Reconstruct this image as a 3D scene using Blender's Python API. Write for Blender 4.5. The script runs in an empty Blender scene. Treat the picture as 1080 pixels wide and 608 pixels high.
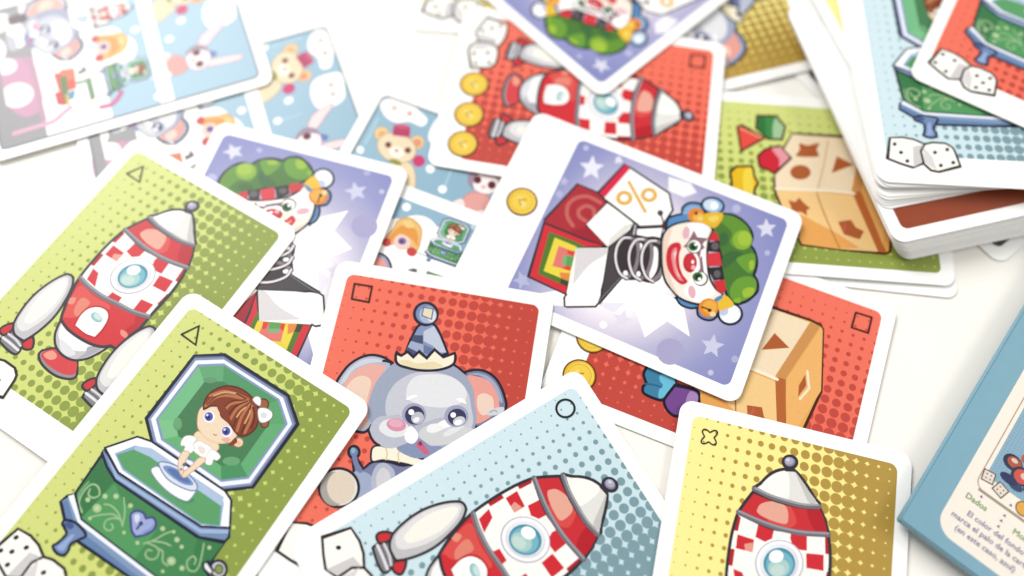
import bpy, bmesh, math, random
from mathutils import Vector, Matrix, geometry

# ------------------------------------------------------------------ camera, world, lamps, exposure
SC = bpy.context.scene
MM = 0.001                                    # everything below is measured in millimetres
CAM_H, CAM_PITCH, CAM_ROLL, CAM_F = [207.045593, 0.381717, 0.06418, 812.347019]
cam_data = bpy.data.cameras.new('camera')
cam = bpy.data.objects.new('camera', cam_data)
SC.collection.objects.link(cam)
cam_data.sensor_width = 36
cam_data.lens = CAM_F / 1080 * 36
cam_data.clip_start = 0.005
cam_data.clip_end = 50
_up0 = Vector((0, math.cos(CAM_PITCH), math.sin(CAM_PITCH)))
_r = Vector((1, 0, 0)) * math.cos(CAM_ROLL) + _up0 * math.sin(CAM_ROLL)
_u = _up0 * math.cos(CAM_ROLL) - Vector((1, 0, 0)) * math.sin(CAM_ROLL)
_f = Vector((0, math.sin(CAM_PITCH), -math.cos(CAM_PITCH)))
cam.matrix_world = Matrix(((_r.x, _u.x, -_f.x, 0), (_r.y, _u.y, -_f.y, 0), (_r.z, _u.z, -_f.z, CAM_H * MM), (0, 0, 0, 1)))
cam_data.dof.use_dof = True
cam_data.dof.focus_distance = 0.2085
cam_data.dof.aperture_fstop = 3.1
SC.camera = cam

world = bpy.data.worlds.new('World')
SC.world = world
world.use_nodes = True
bgn = world.node_tree.nodes['Background']
bgn.inputs[0].default_value = (1.0, 0.985, 0.96, 1)
bgn.inputs[1].default_value = 0.53

def area(name, loc, target, size, power, color):
    d = bpy.data.lights.new(name, 'AREA'); d.shape = 'RECTANGLE'
    d.size, d.size_y = size; d.energy = power; d.color = color
    o = bpy.data.objects.new(name, d); SC.collection.objects.link(o)
    o.location = loc
    o.rotation_euler = (Vector(target) - Vector(loc)).to_track_quat('-Z', 'Y').to_euler()
    return o
area('window_light', (-1.15, 1.35, 1.5), (-0.1, 0.12, 0), (1.1, 1.1), 57, (1, 0.995, 0.985))
area('room_light', (1.3, 0.25, 0.95), (0.08, 0.1, 0), (0.6, 0.6), 9, (1, 0.97, 0.92))

SC.view_settings.view_transform = 'Standard'
SC.view_settings.look = 'None'
SC.view_settings.exposure = 0.0
SC.view_settings.gamma = 1.0

# ------------------------------------------------------------------ data: outlines in card coordinates (1/100 mm) and how each card lies
ART = {
'rocket': """foot|f|9a98a0|-691,-2351 -697,-2223 -467,-2005 -207,-2033 78,-2030 350,-1950 581,-2211 606,-2336 477,-2455 168,-2553 -176,-2554 -483,-2488|1,5|0.5|38333a
foot|f|e2464c|-650,-2290 -451,-2022 -173,-2039 88,-2040 340,-1977 530,-2206 473,-2328 222,-2428 -160,-2450 -468,-2401||0|
foot|f|f7a58f|-580,-2284 -456,-2078 -250,-2112 -226,-2229 -373,-2317||0|
engine_cup|f|cfced2|-883,-1286 -535,-1375 -96,-1407 345,-1383 689,-1255 810,-1166 718,-1413 546,-1727 294,-1952 20,-2028 -264,-2004 -510,-1898 -737,-1659|0,5|0.5|38333a
engine_cup|f|f2f2f3|-799,-1344 -416,-1439 42,-1431 444,-1365 396,-1564 63,-1765 -325,-1786 -630,-1648|0|0|
engine_cup|f|e3e2e6|-495,-1728 -213,-1719 163,-1811 25,-1973 -252,-1955||0|
engine_cup|f|b3b2ba|318,-1479 637,-1324 591,-1526 398,-1816 294,-1890 369,-1660||0|
engine_cup|l|8d8c94|-856,-1297 -519,-1393 -80,-1425 360,-1400 723,-1261||0.3|
fuselage|f|dd2f38|-1329,-46 -1260,-345 -1144,-725 -983,-1099 -883,-1286 -519,-1393 -86,-1418 345,-1383 655,-1281 822,-1148 1017,-1110 1064,-842 1089,-612 1168,-376 1179,39 618,-79 133,-122 -411,-171 -916,-138|0,4,9,14|0.5|38333a
fuselage|f|ea5550|-1142,-472 -1085,-212 -547,-281 29,-268 -68,-548 -469,-624 -575,-1018 -801,-1154 -909,-1165||0|
fuselage|f|f08c78|-821,-753 -835,-483 -546,-476 -533,-745 -553,-978 -718,-940||0|
fuselage|f|f29a86|-1154,-714 -990,-571 -911,-752 -1080,-826||0|
fuselage|f|c4202c|827,-118 1147,9 1140,-409 1046,-628 852,-539 946,-320||0|
fuselage|f|f29a86|757,-640 965,-634 1046,-757 846,-759||0|
fuselage|f|c21f2b|-451,-1227 -539,-898 -494,-628 -290,-433 18,-385 236,-529 343,-873 334,-1207 12,-1273|0,7|0|
fuselage|f|faf8f4|-420,-1197 -493,-903 -446,-649 -254,-472 0,-430 194,-554 283,-871 271,-1176 -26,-1231|0,7|0|
fuselage|f|9fcfd2|120,-725 110,-769 72,-806 11,-829 -64,-835 -140,-824 -207,-796 -255,-757 -275,-711 -265,-667 -227,-630 -165,-607 -91,-600 -14,-612 53,-640 100,-679||0|
fuselage|f|d5ecec|75,-687 68,-715 41,-739 -2,-754 -54,-758 -108,-750 -155,-732 -188,-707 -202,-677 -194,-649 -167,-625 -124,-610 -72,-606 -18,-614 29,-632 61,-658||0|
fuselage|f|fbf7f2|-1259,1738 -1331,1276 -1356,836 -1353,371 -1319,-57 -916,-138 -411,-171 133,-122 618,-79 1173,46 1205,441 1227,957 1171,1434 1077,1809 655,1699 173,1642 -345,1623 -863,1666|0,4,9,13|0.5|38333a
fuselage|f|de2c38|583,1165 1023,1231 1039,872 627,810|A|0|
fuselage|f|de2c38|-1105,4 -1188,355 -955,323 -745,-51|A|0|
fuselage|f|de2c38|-245,-127 -218,86 125,96 142,-100|A|0|
fuselage|f|de2c38|640,-38 626,342 1030,391 1009,36|A|0|
fuselage|f|c4222e|1101,462 1144,851 1250,848 1218,460|A|0|
fuselage|f|c4222e|-1290,1722 -1164,1643 -1192,1290 -1315,1284|A|0|
fuselage|f|de2c38|-703,1594 -286,1551 -309,1318 -483,1192 -736,1253|A|0|
fuselage|f|de2c38|156,1563 563,1591 598,1234 413,1213 208,1297 144,1441|A|0|
fuselage|f|c4222e|1020,1695 1124,1728 1194,1285 1066,1270|A|0|
fuselage|f|de2c38|-1194,1209 -760,1180 -762,864 -1194,861|A|0|
fuselage|f|de2c38|619,1177 1028,1237 1063,847 654,818|A|0|
fuselage|f|c4222e|-1327,820 -1215,832 -1217,417 -1353,407|A|0|
fuselage|f|f4a696|-993,1012 -775,1105 -763,871 -950,865|A|0|
fuselage|f|b4b4bf|545,900 521,672 409,457 227,289 3,191 -230,178 -438,252 -590,402 -662,607 -642,836 -533,1054 -350,1227 -122,1328 116,1341 327,1263 477,1108||0|
fuselage|f|f4f4f7|517,901 493,683 387,479 213,318 -1,224 -224,212 -422,282 -567,426 -635,621 -616,839 -512,1047 -338,1212 -120,1309 107,1321 308,1247 452,1099||0|
fuselage|f|e0e1e8|422,874 403,691 314,520 169,385 -10,306 -196,296 -362,355 -483,476 -540,640 -524,823 -437,997 -291,1135 -110,1216 80,1226 248,1164 368,1040||0|
fuselage|f|eceef2|356,885 339,718 257,560 124,436 -40,364 -212,354 -364,409 -475,520 -527,670 -513,838 -433,998 -299,1125 -132,1198 42,1208 196,1151 306,1038||0|
fuselage|f|4f9ab3|340,850 324,696 251,552 131,439 -17,373 -172,365 -309,416 -410,518 -457,657 -444,810 -372,956 -251,1072 -101,1139 56,1147 194,1094 294,990||0|
fuselage|f|7fc1d2|291,815 277,687 215,567 113,472 -14,416 -145,409 -263,451 -348,535 -387,650 -376,778 -314,900 -211,996 -84,1052 50,1060 168,1017 252,931||0|
fuselage|f|b6dcd8|196,752 200,665 164,575 94,495 0,438 -103,413 -201,422 -277,465 -321,535 -326,622 -291,713 -221,793 -127,850 -22,876 76,867 152,823||0|
fuselage|f|cfe9e2|94,659 97,601 72,542 24,489 -39,451 -109,433 -175,438 -226,466 -255,512 -258,569 -234,628 -186,682 -122,720 -52,738 14,733 65,705||0|
fuselage|f|fbfdfc|14,997 22,938 4,874 -39,816 -100,772 -169,749 -237,750 -293,775 -328,821 -337,880 -319,944 -276,1002 -215,1047 -145,1070 -77,1069 -21,1043||0|
fuselage|f|none|-1329,-46 -1260,-345 -1144,-725 -983,-1099 -883,-1286 -519,-1393 -86,-1418 345,-1383 655,-1281 822,-1148 1017,-1110 1064,-842 1089,-612 1168,-376 1179,39 1177,341 1211,976 1171,1434 1087,1798 694,1723 134,1618 -423,1575 -1259,1738 -1331,1276 -1356,836 -1353,371 -1329,-46|0,4,9,14,18,22,26|0.6|38333a
fuselage|l|77757d|-1307,-50 -922,-130 -417,-164 126,-115 618,-79 1155,47||1.35|
fuselage|l|a9a6ae|-1298,-21 -938,-100 -433,-134 111,-85 603,-49 1130,76||0.45|
nose_band|f|d9303a|-933,2364 -1087,2086 -1246,1769 -916,1712 -537,1651 -121,1624 451,1651 1116,1774 984,2104 808,2408 386,2304 -27,2285 -490,2324|0,2,7,9|0.6|38333a
nose_band|f|c2202c|512,2294 804,2366 1059,1820 790,1754 581,2006||0|
nose_band|f|e8504c|-358,2265 16,2267 263,1887 38,1671 -461,1710||0|
nose_band|f|f6b3a0|-772,1959 -675,2126 -398,2247 -104,2225 14,2090 25,1789 -218,1749 -553,1789 -748,1863||0|
nose_band|l|77757d|-1245,1761 -914,1700 -536,1643 -120,1612 452,1644 1104,1763||1.35|
nose_band|l|a7a4ad|-1232,1789 -918,1731 -539,1675 -124,1643 449,1671 1094,1789||0.5|
nose_cone|f|e9e7e3|-926,2478 -758,2645 -595,2874 -404,3048 -183,3153 36,3199 249,3061 468,2842 656,2618 804,2502 785,2390 511,2306 140,2273 -360,2285 -871,2367|0,9|0.6|38333a
nose_cone|f|f7f6f0|-732,2609 -552,2864 -358,3017 -113,3098 -15,2765 -38,2385 -412,2376 -756,2457||0|
nose_cone|f|d3d1cd|92,3149 277,2984 512,2728 720,2510 539,2445 296,2800||0|
nose_cone|l|77757d|-915,2451 -493,2356 -31,2325 384,2325 800,2410||1.3|
nose_cone|l|b2afb6|-892,2474 -497,2388 -35,2357 381,2361 780,2446||0.45|
nose_cone|f|9a98a8|-151,3132 -131,3264 1,3297 55,3183|A|0.45|38333a
nose_cone|f|8f8ea6|111,3418 104,3354 71,3293 17,3245 -50,3216 -119,3211 -180,3231 -224,3273 -244,3330 -237,3394 -204,3455 -150,3504 -83,3533 -14,3538 48,3517 92,3475||0.6|38333a
nose_cone|f|b7b6cc|22,3426 17,3385 -5,3347 -40,3316 -84,3297 -129,3294 -169,3306 -197,3332 -210,3368 -205,3409 -184,3448 -148,3479 -105,3497 -60,3501 -20,3488 9,3462||0|
nose_cone|f|dcdbe8|-80,3426 -82,3409 -91,3393 -104,3381 -121,3373 -139,3372 -155,3377 -166,3389 -171,3404 -170,3420 -161,3436 -147,3449 -130,3457 -112,3458 -97,3452 -85,3441||0|
booster|f|d8343a|-2067,-2429 -2128,-2325 -2055,-2153 -1921,-2044 -1828,-2184 -1892,-2419||0.5|38333a
booster|f|d8343a|-1323,-2367 -1225,-2085 -1090,-2127 -972,-2303 -1054,-2410 -1193,-2437||0.5|38333a
booster|f|8f8d93|-1899,-2626 -1905,-2470 -1781,-2178 -1527,-2198 -1360,-2298 -1223,-2487 -1202,-2623 -1296,-2692 -1555,-2688|0,2|0.5|38333a
booster|l|e6e5e8|-1887,-2498 -1588,-2514 -1260,-2548||0.7|
booster|l|dddce0|-1827,-2342 -1535,-2355 -1293,-2423||0.6|
booster|l|6f6d74|-1855,-2417 -1550,-2437 -1268,-2490||0.35|
booster|l|6f6d74|-1795,-2260 -1525,-2280 -1301,-2365||0.35|
booster|f|cfcdd1|-1921,-2044 -1996,-1799 -2050,-1405 -2032,-1000 -1931,-592 -1797,-295 -1678,-153 -1511,-142 -1392,-249 -1300,-396 -1217,-630 -1167,-844 -1110,-1152 -1106,-1473 -1157,-1807 -1235,-2079 -1322,-2278 -1618,-2275 -1789,-2192|0,16|0.5|38333a
booster|f|e6e4e4|-1846,-1994 -1960,-1591 -1989,-1117 -1880,-621 -1718,-294 -1553,-249 -1367,-543 -1267,-971 -1276,-1424 -1383,-1818 -1548,-2088||0|
booster|f|f7f4ea|-1732,-1807 -1843,-1473 -1875,-1042 -1805,-664 -1709,-393 -1578,-328 -1455,-539 -1367,-914 -1388,-1315 -1479,-1720 -1599,-1844||0|
second_booster|f|d8343a|984,-2429 923,-2325 996,-2153 1130,-2044 1223,-2184 1159,-2419||0.5|38333a
second_booster|f|d8343a|1728,-2367 1826,-2085 1961,-2127 2079,-2303 1997,-2410 1858,-2437||0.5|38333a
second_booster|f|8f8d93|1152,-2626 1146,-2470 1270,-2178 1524,-2198 1691,-2298 1828,-2487 1849,-2623 1755,-2692 1496,-2688|0,2|0.5|38333a
second_booster|l|e6e5e8|1164,-2498 1463,-2514 1791,-2548||0.7|
second_booster|l|dddce0|1224,-2342 1516,-2355 1758,-2423||0.6|
second_booster|l|6f6d74|1196,-2417 1501,-2437 1783,-2490||0.35|
second_booster|l|6f6d74|1256,-2260 1526,-2280 1750,-2365||0.35|
second_booster|f|cfcdd1|1130,-2044 1055,-1799 1001,-1405 1019,-1000 1120,-592 1254,-295 1373,-153 1540,-142 1659,-249 1751,-396 1834,-630 1884,-844 1941,-1152 1945,-1473 1894,-1807 1816,-2079 1729,-2278 1433,-2275 1262,-2192|0,16|0.5|38333a
second_booster|f|e6e4e4|1205,-1994 1091,-1591 1062,-1117 1171,-621 1333,-294 1498,-249 1684,-543 1784,-971 1775,-1424 1668,-1818 1503,-2088||0|
second_booster|f|f7f4ea|1319,-1807 1208,-1473 1176,-1042 1246,-664 1342,-393 1473,-328 1596,-539 1684,-914 1663,-1315 1572,-1720 1452,-1844||0|""",
'clown': """stars|f|ffffff|3261,-3061 931,313 962,1998 1845,2531 1680,1795 2389,1384 1724,841|A|0|
stars|f|e9e9f6|-2408,-2154 -2168,-1966 -2232,-1702 -1973,-1836 -1709,-1685 -1787,-1953 -1560,-2122 -1864,-2155 -1989,-2414 -2100,-2164|A|0|
stars|f|c9cbec|-2588,-2365 -2550,-2356 -2512,-2361 -2480,-2379 -2459,-2407 -2452,-2440 -2461,-2474 -2483,-2504 -2516,-2525 -2554,-2533 -2592,-2528 -2624,-2511 -2645,-2483 -2652,-2450 -2643,-2415 -2621,-2386||0|
stars|f|c3c6e8|-1382,-2648 -1279,-2578 -1294,-2466 -1195,-2529 -1082,-2474 -1124,-2583 -1039,-2660 -1163,-2665 -1223,-2768 -1259,-2661|A|0|
stars|f|bcc0e6|-794,-2471 -750,-2460 -705,-2466 -668,-2487 -643,-2520 -635,-2560 -644,-2601 -669,-2636 -707,-2661 -752,-2672 -796,-2666 -834,-2645 -858,-2612 -867,-2572 -858,-2531 -832,-2495||0|
stars|f|e6e4f0|-2646,-1476 -2722,-1375 -2547,-1228 -2421,-1439|A|0|
stars|f|dedff2|-2568,3355 -2400,3502 -2478,3699 -2261,3605 -2069,3725 -2102,3521 -1906,3399 -2142,3367 -2212,3170 -2326,3354|A|0|
stars|f|c0c4e8|-2553,2565 -2498,2574 -2442,2563 -2396,2535 -2366,2494 -2356,2446 -2367,2399 -2400,2359 -2447,2332 -2503,2324 -2558,2334 -2605,2362 -2635,2403 -2645,2452 -2633,2499 -2601,2539||0|
stars|f|c0c4e8|-1542,3812 -1506,3817 -1471,3809 -1441,3791 -1421,3764 -1414,3733 -1422,3702 -1442,3676 -1473,3660 -1509,3655 -1544,3663 -1574,3681 -1594,3708 -1601,3739 -1593,3770 -1573,3796||0|
stars|f|f3f0f6|-2668,221 -2744,907 -2519,1190 -2211,897 -2213,389|A|0|
stars|f|d6d8f0|1484,3138 1692,3265 1656,3495 1860,3350 2087,3443 2006,3227 2183,3056 1930,3067 1812,2865 1736,3090|A|0|
stars|f|e9e2f2|1863,579 2050,682 2038,883 2200,749 2400,821 2315,638 2451,482 2237,501 2120,331 2073,528|A|0|
stars|f|f4f1f8|2481,287 2527,296 2573,288 2612,264 2639,227 2648,184 2640,141 2614,104 2575,79 2529,70 2483,78 2444,102 2417,138 2407,181 2416,225 2442,262||0|
stars|f|b4b0d8|2321,2534 2471,2557 2622,2524 2751,2439 2839,2316 2872,2173 2846,2031 2764,1912 2639,1834 2489,1808 2337,1840 2206,1925 2117,2049 2084,2194 2111,2337 2195,2457||0|
stars|f|cfd0ee|2554,3481 2586,3486 2618,3479 2645,3461 2663,3436 2670,3406 2664,3377 2646,3353 2619,3338 2588,3333 2556,3340 2528,3357 2510,3383 2504,3412 2510,3441 2527,3465||0|
stars|f|b9bae2|1902,3986 1942,3991 1982,3982 2017,3960 2040,3928 2048,3891 2040,3855 2018,3825 1984,3805 1943,3800 1903,3808 1868,3831 1845,3863 1837,3900 1845,3936 1868,3966||0|
stars|f|bfc3e6|2026,-2656 2113,-2473 1984,-2324 2190,-2337 2304,-2169 2346,-2360 2544,-2404 2365,-2508 2374,-2704 2221,-2579|A|0|
stars|f|ece8f4|2030,-396 1663,527 2078,304|A|0|
toy_box|f|e0313e|315,-2606 288,-1211 269,-607 685,-1449 2129,-1114 2072,-2339|A|0.5|38333a
toy_box|f|55802f|517,-2355 489,-1531 523,-1165 676,-1428 1893,-1179 1874,-2127|A|0|
toy_box|f|f8e24a|623,-2131 624,-1424 719,-1425 1718,-1204 1727,-2006|A|0|
toy_box|f|ef7f78|813,-1923 800,-1410 1400,-1299 1480,-1833|A|0|
toy_box|f|f09048|1578,-1571 1477,-1291 1718,-1204 1726,-1458|A|0|
toy_box|f|e8443c|838,-1626 782,-1418 950,-1388 934,-1595|A|0|
toy_box|f|e8443c|1278,-1449 1225,-1332 1408,-1305 1436,-1532|A|0|
toy_box|f|62a95a|1033,-1679 950,-1378 1280,-1309 1319,-1612|A|0|
toy_box|f|86b985|1033,-1679 1012,-1562 1297,-1491 1319,-1612|A|0|
toy_box|f|3a4a2c|1739,-1453 1725,-1221 1893,-1179 1884,-1416|A|0|
toy_box|f|b9303c|214,-2634 -1293,-2199 -1276,-1516 -1079,-1129 -118,-1429 268,-618 307,-1254 315,-2606|A|0.5|38333a
toy_box|l|cf6a64|47,-1792 -171,-2062 -518,-2184 -835,-2060 -1032,-1755 -994,-1329||1.2|
toy_box|l|cf6a64|-252,-1510 -318,-1741 -510,-1821 -720,-1678 -711,-1444 -503,-1334||1.2|
toy_box|f|a82634|-90,-1367 -111,-1073 254,-623 261,-1829|A|0|
toy_box|f|4d474b|-807,-140 -518,-178 -231,-316 273,-566 1496,-271 1980,-172 994,127 -322,8 -760,-81|A|0.5|38333a
toy_box|l|d8d2d6|-763,-112 -362,-27|A|0.5|
toy_box|l|d8d2d6|1941,-179 1007,122|A|0.5|
toy_box|f|fbfaf4|-160,-1437 -1079,-1129 -819,-164 -278,-335 245,-602|A|0|
toy_box|f|e8e6e0|245,-602 -29,-637 -584,-405 -819,-164 -278,-335|A|0|
toy_box|l|38333a|-1079,-1129 -819,-164|A|0.4|
toy_box|f|fcfbf6|676,-1428 276,-574 1306,-323 1951,-223 2124,-235 2479,-1015 2215,-1152 2098,-1127|A|0|
toy_box|f|e2dedf|685,-1424 290,-579 521,-566 1012,-863 1777,-1065|0,1,4|0|
toy_box|l|38333a|2120,-1118 2237,-1142 2474,-1027 2469,-970 2119,-223 1021,128|A|0.55|
flap|f|fdfcfa|-678,-50 -1022,656 -603,748 -521,470 -431,26|A|0.5|38333a
spring|f|3c3437|396,-292 -117,-321 -404,-83 -473,240 -627,530 -567,791 275,1115 595,1147 804,924 858,603 977,307 889,27||0|
spring|f|fdfdfd|788,248 822,255 855,252 882,239 899,218 904,191 895,164 875,140 845,123 812,115 779,118 751,131 734,153 730,179 738,207 759,231||0|
spring|f|fdfdfd|653,593 687,600 719,598 746,586 762,566 766,541 757,516 736,493 706,476 673,468 640,470 613,483 597,502 593,527 602,553 624,576||0|
spring|f|fcfcfc|-281,626 -256,779 289,964 661,919 569,825 166,756||0|
spring|f|fcfcfc|-257,233 -203,333 -17,375 -57,280||0|
spring|l|8f8489|-280,-110 -262,121 95,309 608,384 941,268||1.1|
spring|l|2e272b|-294,-116 -183,-297 173,-346 559,-228 880,23 955,274||1.3|
spring|l|efe6ea|-295,-101 -174,-294 171,-342 557,-223 876,31 944,284||0.65|
spring|l|8f8489|-396,269 -379,499 -21,685 492,757 826,640||1.1|
spring|l|2e272b|-411,263 -300,82 56,31 443,147 764,396 839,645||1.3|
spring|l|efe6ea|-412,278 -291,85 54,35 441,151 761,404 829,656||0.65|
spring|l|8f8489|-503,626 -485,856 -127,1039 386,1108 720,990||1.1|
spring|l|2e272b|-517,621 -407,439 -50,387 337,501 659,747 734,995||1.3|
spring|l|efe6ea|-518,635 -397,443 -52,391 335,505 655,755 724,1006||0.65|
price_tag|f|fdfcf8|-1293,-1502 -2526,-1142 -2469,-938 -2148,439 -1660,730 -1055,629 -746,25 -1156,-1267|A|0.5|38333a
price_tag|f|e62a50|-1284,-1498 -2526,-1142 -2464,-936 -1209,-1278|A|0|
price_tag|l|38333a|-1284,-1498 -2526,-1142 -2469,-938|A|0.4|
price_tag|f|f0a83a|-1539,-515 -1444,-498 -1349,-518 -1266,-572 -1210,-651 -1188,-744 -1204,-836 -1255,-913 -1334,-965 -1429,-982 -1525,-963 -1608,-909 -1664,-829 -1686,-736 -1670,-644 -1618,-566||0|
price_tag|f|f8cf66|-1525,-545 -1445,-531 -1363,-549 -1293,-596 -1245,-664 -1225,-744 -1238,-824 -1281,-891 -1348,-935 -1428,-949 -1510,-931 -1581,-885 -1630,-816 -1649,-735 -1636,-655 -1592,-589||0|
price_tag|f|f0a030|-1507,-584 -1443,-573 -1379,-587 -1322,-625 -1284,-680 -1268,-744 -1278,-807 -1312,-861 -1365,-896 -1429,-907 -1495,-893 -1551,-855 -1590,-800 -1605,-736 -1595,-672 -1561,-619||0|
price_tag|f|fdf9ee|-1492,-619 -1442,-610 -1392,-621 -1348,-651 -1318,-693 -1306,-743 -1314,-793 -1340,-834 -1381,-861 -1431,-870 -1481,-859 -1525,-829 -1555,-786 -1567,-736 -1559,-687 -1533,-646||0|
price_tag|f|f0a83a|-1943,129 -1848,145 -1751,124 -1669,70 -1612,-9 -1590,-102 -1606,-194 -1658,-271 -1738,-322 -1833,-338 -1930,-318 -2013,-263 -2070,-183 -2092,-90 -2075,2 -2023,79||0|
price_tag|f|f8cf66|-1929,99 -1848,112 -1766,94 -1695,46 -1647,-22 -1628,-102 -1641,-182 -1684,-248 -1751,-291 -1832,-305 -1915,-287 -1986,-239 -2035,-170 -2054,-89 -2041,-10 -1997,56||0|
price_tag|f|f0a030|-1911,60 -1847,71 -1782,56 -1725,18 -1686,-38 -1671,-102 -1681,-165 -1716,-218 -1769,-252 -1834,-263 -1899,-248 -1956,-210 -1995,-155 -2010,-90 -2000,-27 -1965,26||0|
price_tag|f|fdf9ee|-1896,25 -1846,33 -1795,22 -1751,-8 -1721,-51 -1709,-101 -1717,-150 -1744,-191 -1785,-217 -1835,-226 -1886,-214 -1930,-185 -1960,-142 -1972,-91 -1964,-42 -1937,-1||0|
price_tag|l|f0a83a|-1994,-804 -1644,-413 -1278,-8||1.0|
price_tag|l|f8c860|-1962,-782 -1644,-413 -1304,-28||0.5|
price_tag|f|55474c|-1454,505 -1416,512 -1378,505 -1345,486 -1324,458 -1317,424 -1325,390 -1347,361 -1380,341 -1418,334 -1457,340 -1489,359 -1510,388 -1517,422 -1509,456 -1487,485||0|
price_tag|l|4a3238|-1355,476 -1206,587 -1119,645||0.5|
price_tag|l|5c3038|-1109,623 -983,720 -887,880||0.7|
price_tag|l|5c3038|-1265,716 -1090,705 -964,802||0.6|
collar|f|5b92c8|-1013,784 -1344,701 -1558,883 -1658,1027 -1868,971 -2070,1073 -2184,1284 -2157,1479 -1742,1765 -1518,1397 -1226,1004|2,3|0.5|1f2638
collar|f|8fb6df|-1670,1042 -1872,1044 -2040,1160 -2114,1384 -2009,1471 -1911,1256 -1729,1171||0|
second_collar|f|5b92c8|916,1765 1062,1986 1040,2265 938,2444 783,2484 832,2239 837,1880|0,3|0.5|1f2638
third_collar|f|7d92c4|979,2435 1162,2547 1194,2772 1107,2954 939,3038 706,2863 792,2559|0,4|0.5|1f2638
hair|f|4d7f35|-1556,2003 -1693,2030 -2185,2148 -2262,2430 -2205,2756 -2028,3041 -1811,3181 -1541,3201 -1410,3375 -1151,3532 -904,3589 -673,3592 -541,3741 -316,3833 -138,3815 154,3673 339,3498 368,3318 237,3083 36,2942 -288,2711 -768,2570 -1111,2354|2,7,11,16|0.55|171d2c
hair|f|689b37|-2144,2172 -2212,2447 -2151,2788 -1977,3028 -1584,3148 -1275,2958 -1352,2639 -1711,2567 -1918,2150||0|
hair|f|3f6f3c|-1459,2259 -1633,2396 -1429,2564 -1179,2503 -1217,2342||0|
hair|f|3f6f3c|-882,2580 -1150,2805 -1170,3090 -817,2918 -514,2730||0|
hair|f|6fa53a|-950,2970 -1227,3217 -1314,3407 -1037,3521 -696,3489 -742,3233||0|
hair|f|a4c83c|-1008,3338 -1113,3448 -875,3526 -781,3437||0|
hair|f|6fa53a|16,3103 -338,3175 -564,3436 -565,3675 -295,3787 2,3718 270,3475 273,3238||0|
hair|f|a4c83c|-89,3450 -257,3585 -276,3746 -63,3744 100,3560||0|
hair|f|8fbb3a|-1719,3201 -1595,3219 -1472,3194 -1368,3130 -1300,3037 -1277,2929 -1303,2823 -1374,2733 -1480,2674 -1604,2655 -1728,2680 -1832,2743 -1902,2837 -1924,2946 -1898,3053 -1826,3143||0|
hair|f|a9cc42|-1750,3171 -1658,3185 -1568,3168 -1492,3124 -1443,3058 -1427,2981 -1448,2905 -1501,2840 -1580,2797 -1672,2783 -1763,2799 -1840,2844 -1890,2910 -1905,2987 -1884,3064 -1830,3129||0|
hair|f|8fbb3a|300,3295 156,3437 284,3503 354,3384||0|
face|f|fdf0e2|-182,920 -615,773 -921,768 -1168,876 -1411,1137 -1596,1468 -1644,1799 -1547,2021 -1188,2033 -786,2125 -323,2312 -26,2488 185,2730 267,2959 473,2877 759,2595 877,2255 878,1871 736,1578 560,1319 229,1098||0.5|1f2230
face|f|ffffff|-1294,1278 -1552,1534 -1566,1876 -1053,1982 -483,2183 40,2463 296,2720 682,2568 787,2222 608,1918 53,1960 -889,1622||0|
face|f|fbe0cb|-196,949 -582,825 -892,829 -1105,924 -600,987 -15,1154 484,1485 820,1802 614,1436 213,1131||0|
hat_band|f|d8343c|-1158,2029 -1488,2052 -1508,2183 -1293,2326|A|0|
hat_band|f|2e2a2e|-1098,2020 -1288,2328 -955,2472 -822,2108|A|0|
hat_band|f|6a6366|-1119,2371 -1072,2379 -1024,2370 -984,2345 -958,2310 -949,2268 -959,2226 -986,2191 -1027,2168 -1074,2161 -1122,2170 -1162,2194 -1188,2230 -1197,2272 -1187,2313 -1160,2348||0|
hat_band|f|e23c44|-755,2131 -947,2455 -568,2658 -376,2283|A|0|
hat_band|f|2e2a2e|-338,2297 -542,2672 -201,2852 -36,2581 -206,2411|A|0|
hat_band|f|6a6366|-307,2704 -261,2712 -216,2705 -178,2683 -153,2651 -146,2613 -157,2575 -184,2543 -223,2521 -269,2513 -315,2520 -353,2542 -377,2574 -385,2612 -374,2650 -347,2683||0|
hat_band|f|d8343c|-11,2575 -183,2858 84,3011 257,2946 208,2762|A|0|
facial_features|f|d92a3c|-146,1081 -481,1031 -677,1131 -735,1283 -613,1382 -399,1396 -74,1524 167,1709 295,1901 406,1869 472,1747 373,1493 162,1244||0|
facial_features|f|f29a98|-209,1220 -411,1180 -538,1217 -514,1285 -212,1347 94,1512 284,1713 342,1797 353,1656 177,1450||0|
facial_features|f|fbe6e2|-290,1278 -420,1260 -412,1303 -161,1355 118,1521 265,1672 187,1546||0|
facial_features|f|b91f2c|-354,1960 -236,1986 -124,1979 -34,1942 19,1880 30,1801 -6,1719 -82,1645 -186,1591 -304,1565 -417,1570 -508,1608 -562,1670 -572,1749 -536,1832 -459,1906||0|
facial_features|f|d63440|-366,1927 -267,1948 -174,1944 -99,1914 -54,1863 -46,1799 -77,1731 -141,1670 -229,1624 -327,1602 -422,1606 -497,1636 -543,1687 -550,1752 -519,1820 -455,1882||0|
facial_features|f|f6c0b8|-200,1981 -171,1986 -142,1980 -118,1965 -101,1943 -96,1917 -102,1891 -118,1870 -143,1855 -172,1850 -201,1856 -225,1871 -242,1893 -247,1919 -241,1945 -225,1967||0|
facial_features|f|ffffff|-341,1872 -319,1877 -297,1876 -280,1870 -270,1859 -268,1844 -275,1829 -290,1815 -311,1805 -333,1800 -355,1800 -372,1807 -382,1818 -384,1833 -377,1848 -362,1862||0|
facial_features|f|96707c|-1304,1523 -1134,1693 -1230,2004 -993,1910 -890,2015 -778,1937 -465,1999 -642,1833 -679,1550 -660,1424 -889,1499|A|0|
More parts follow.
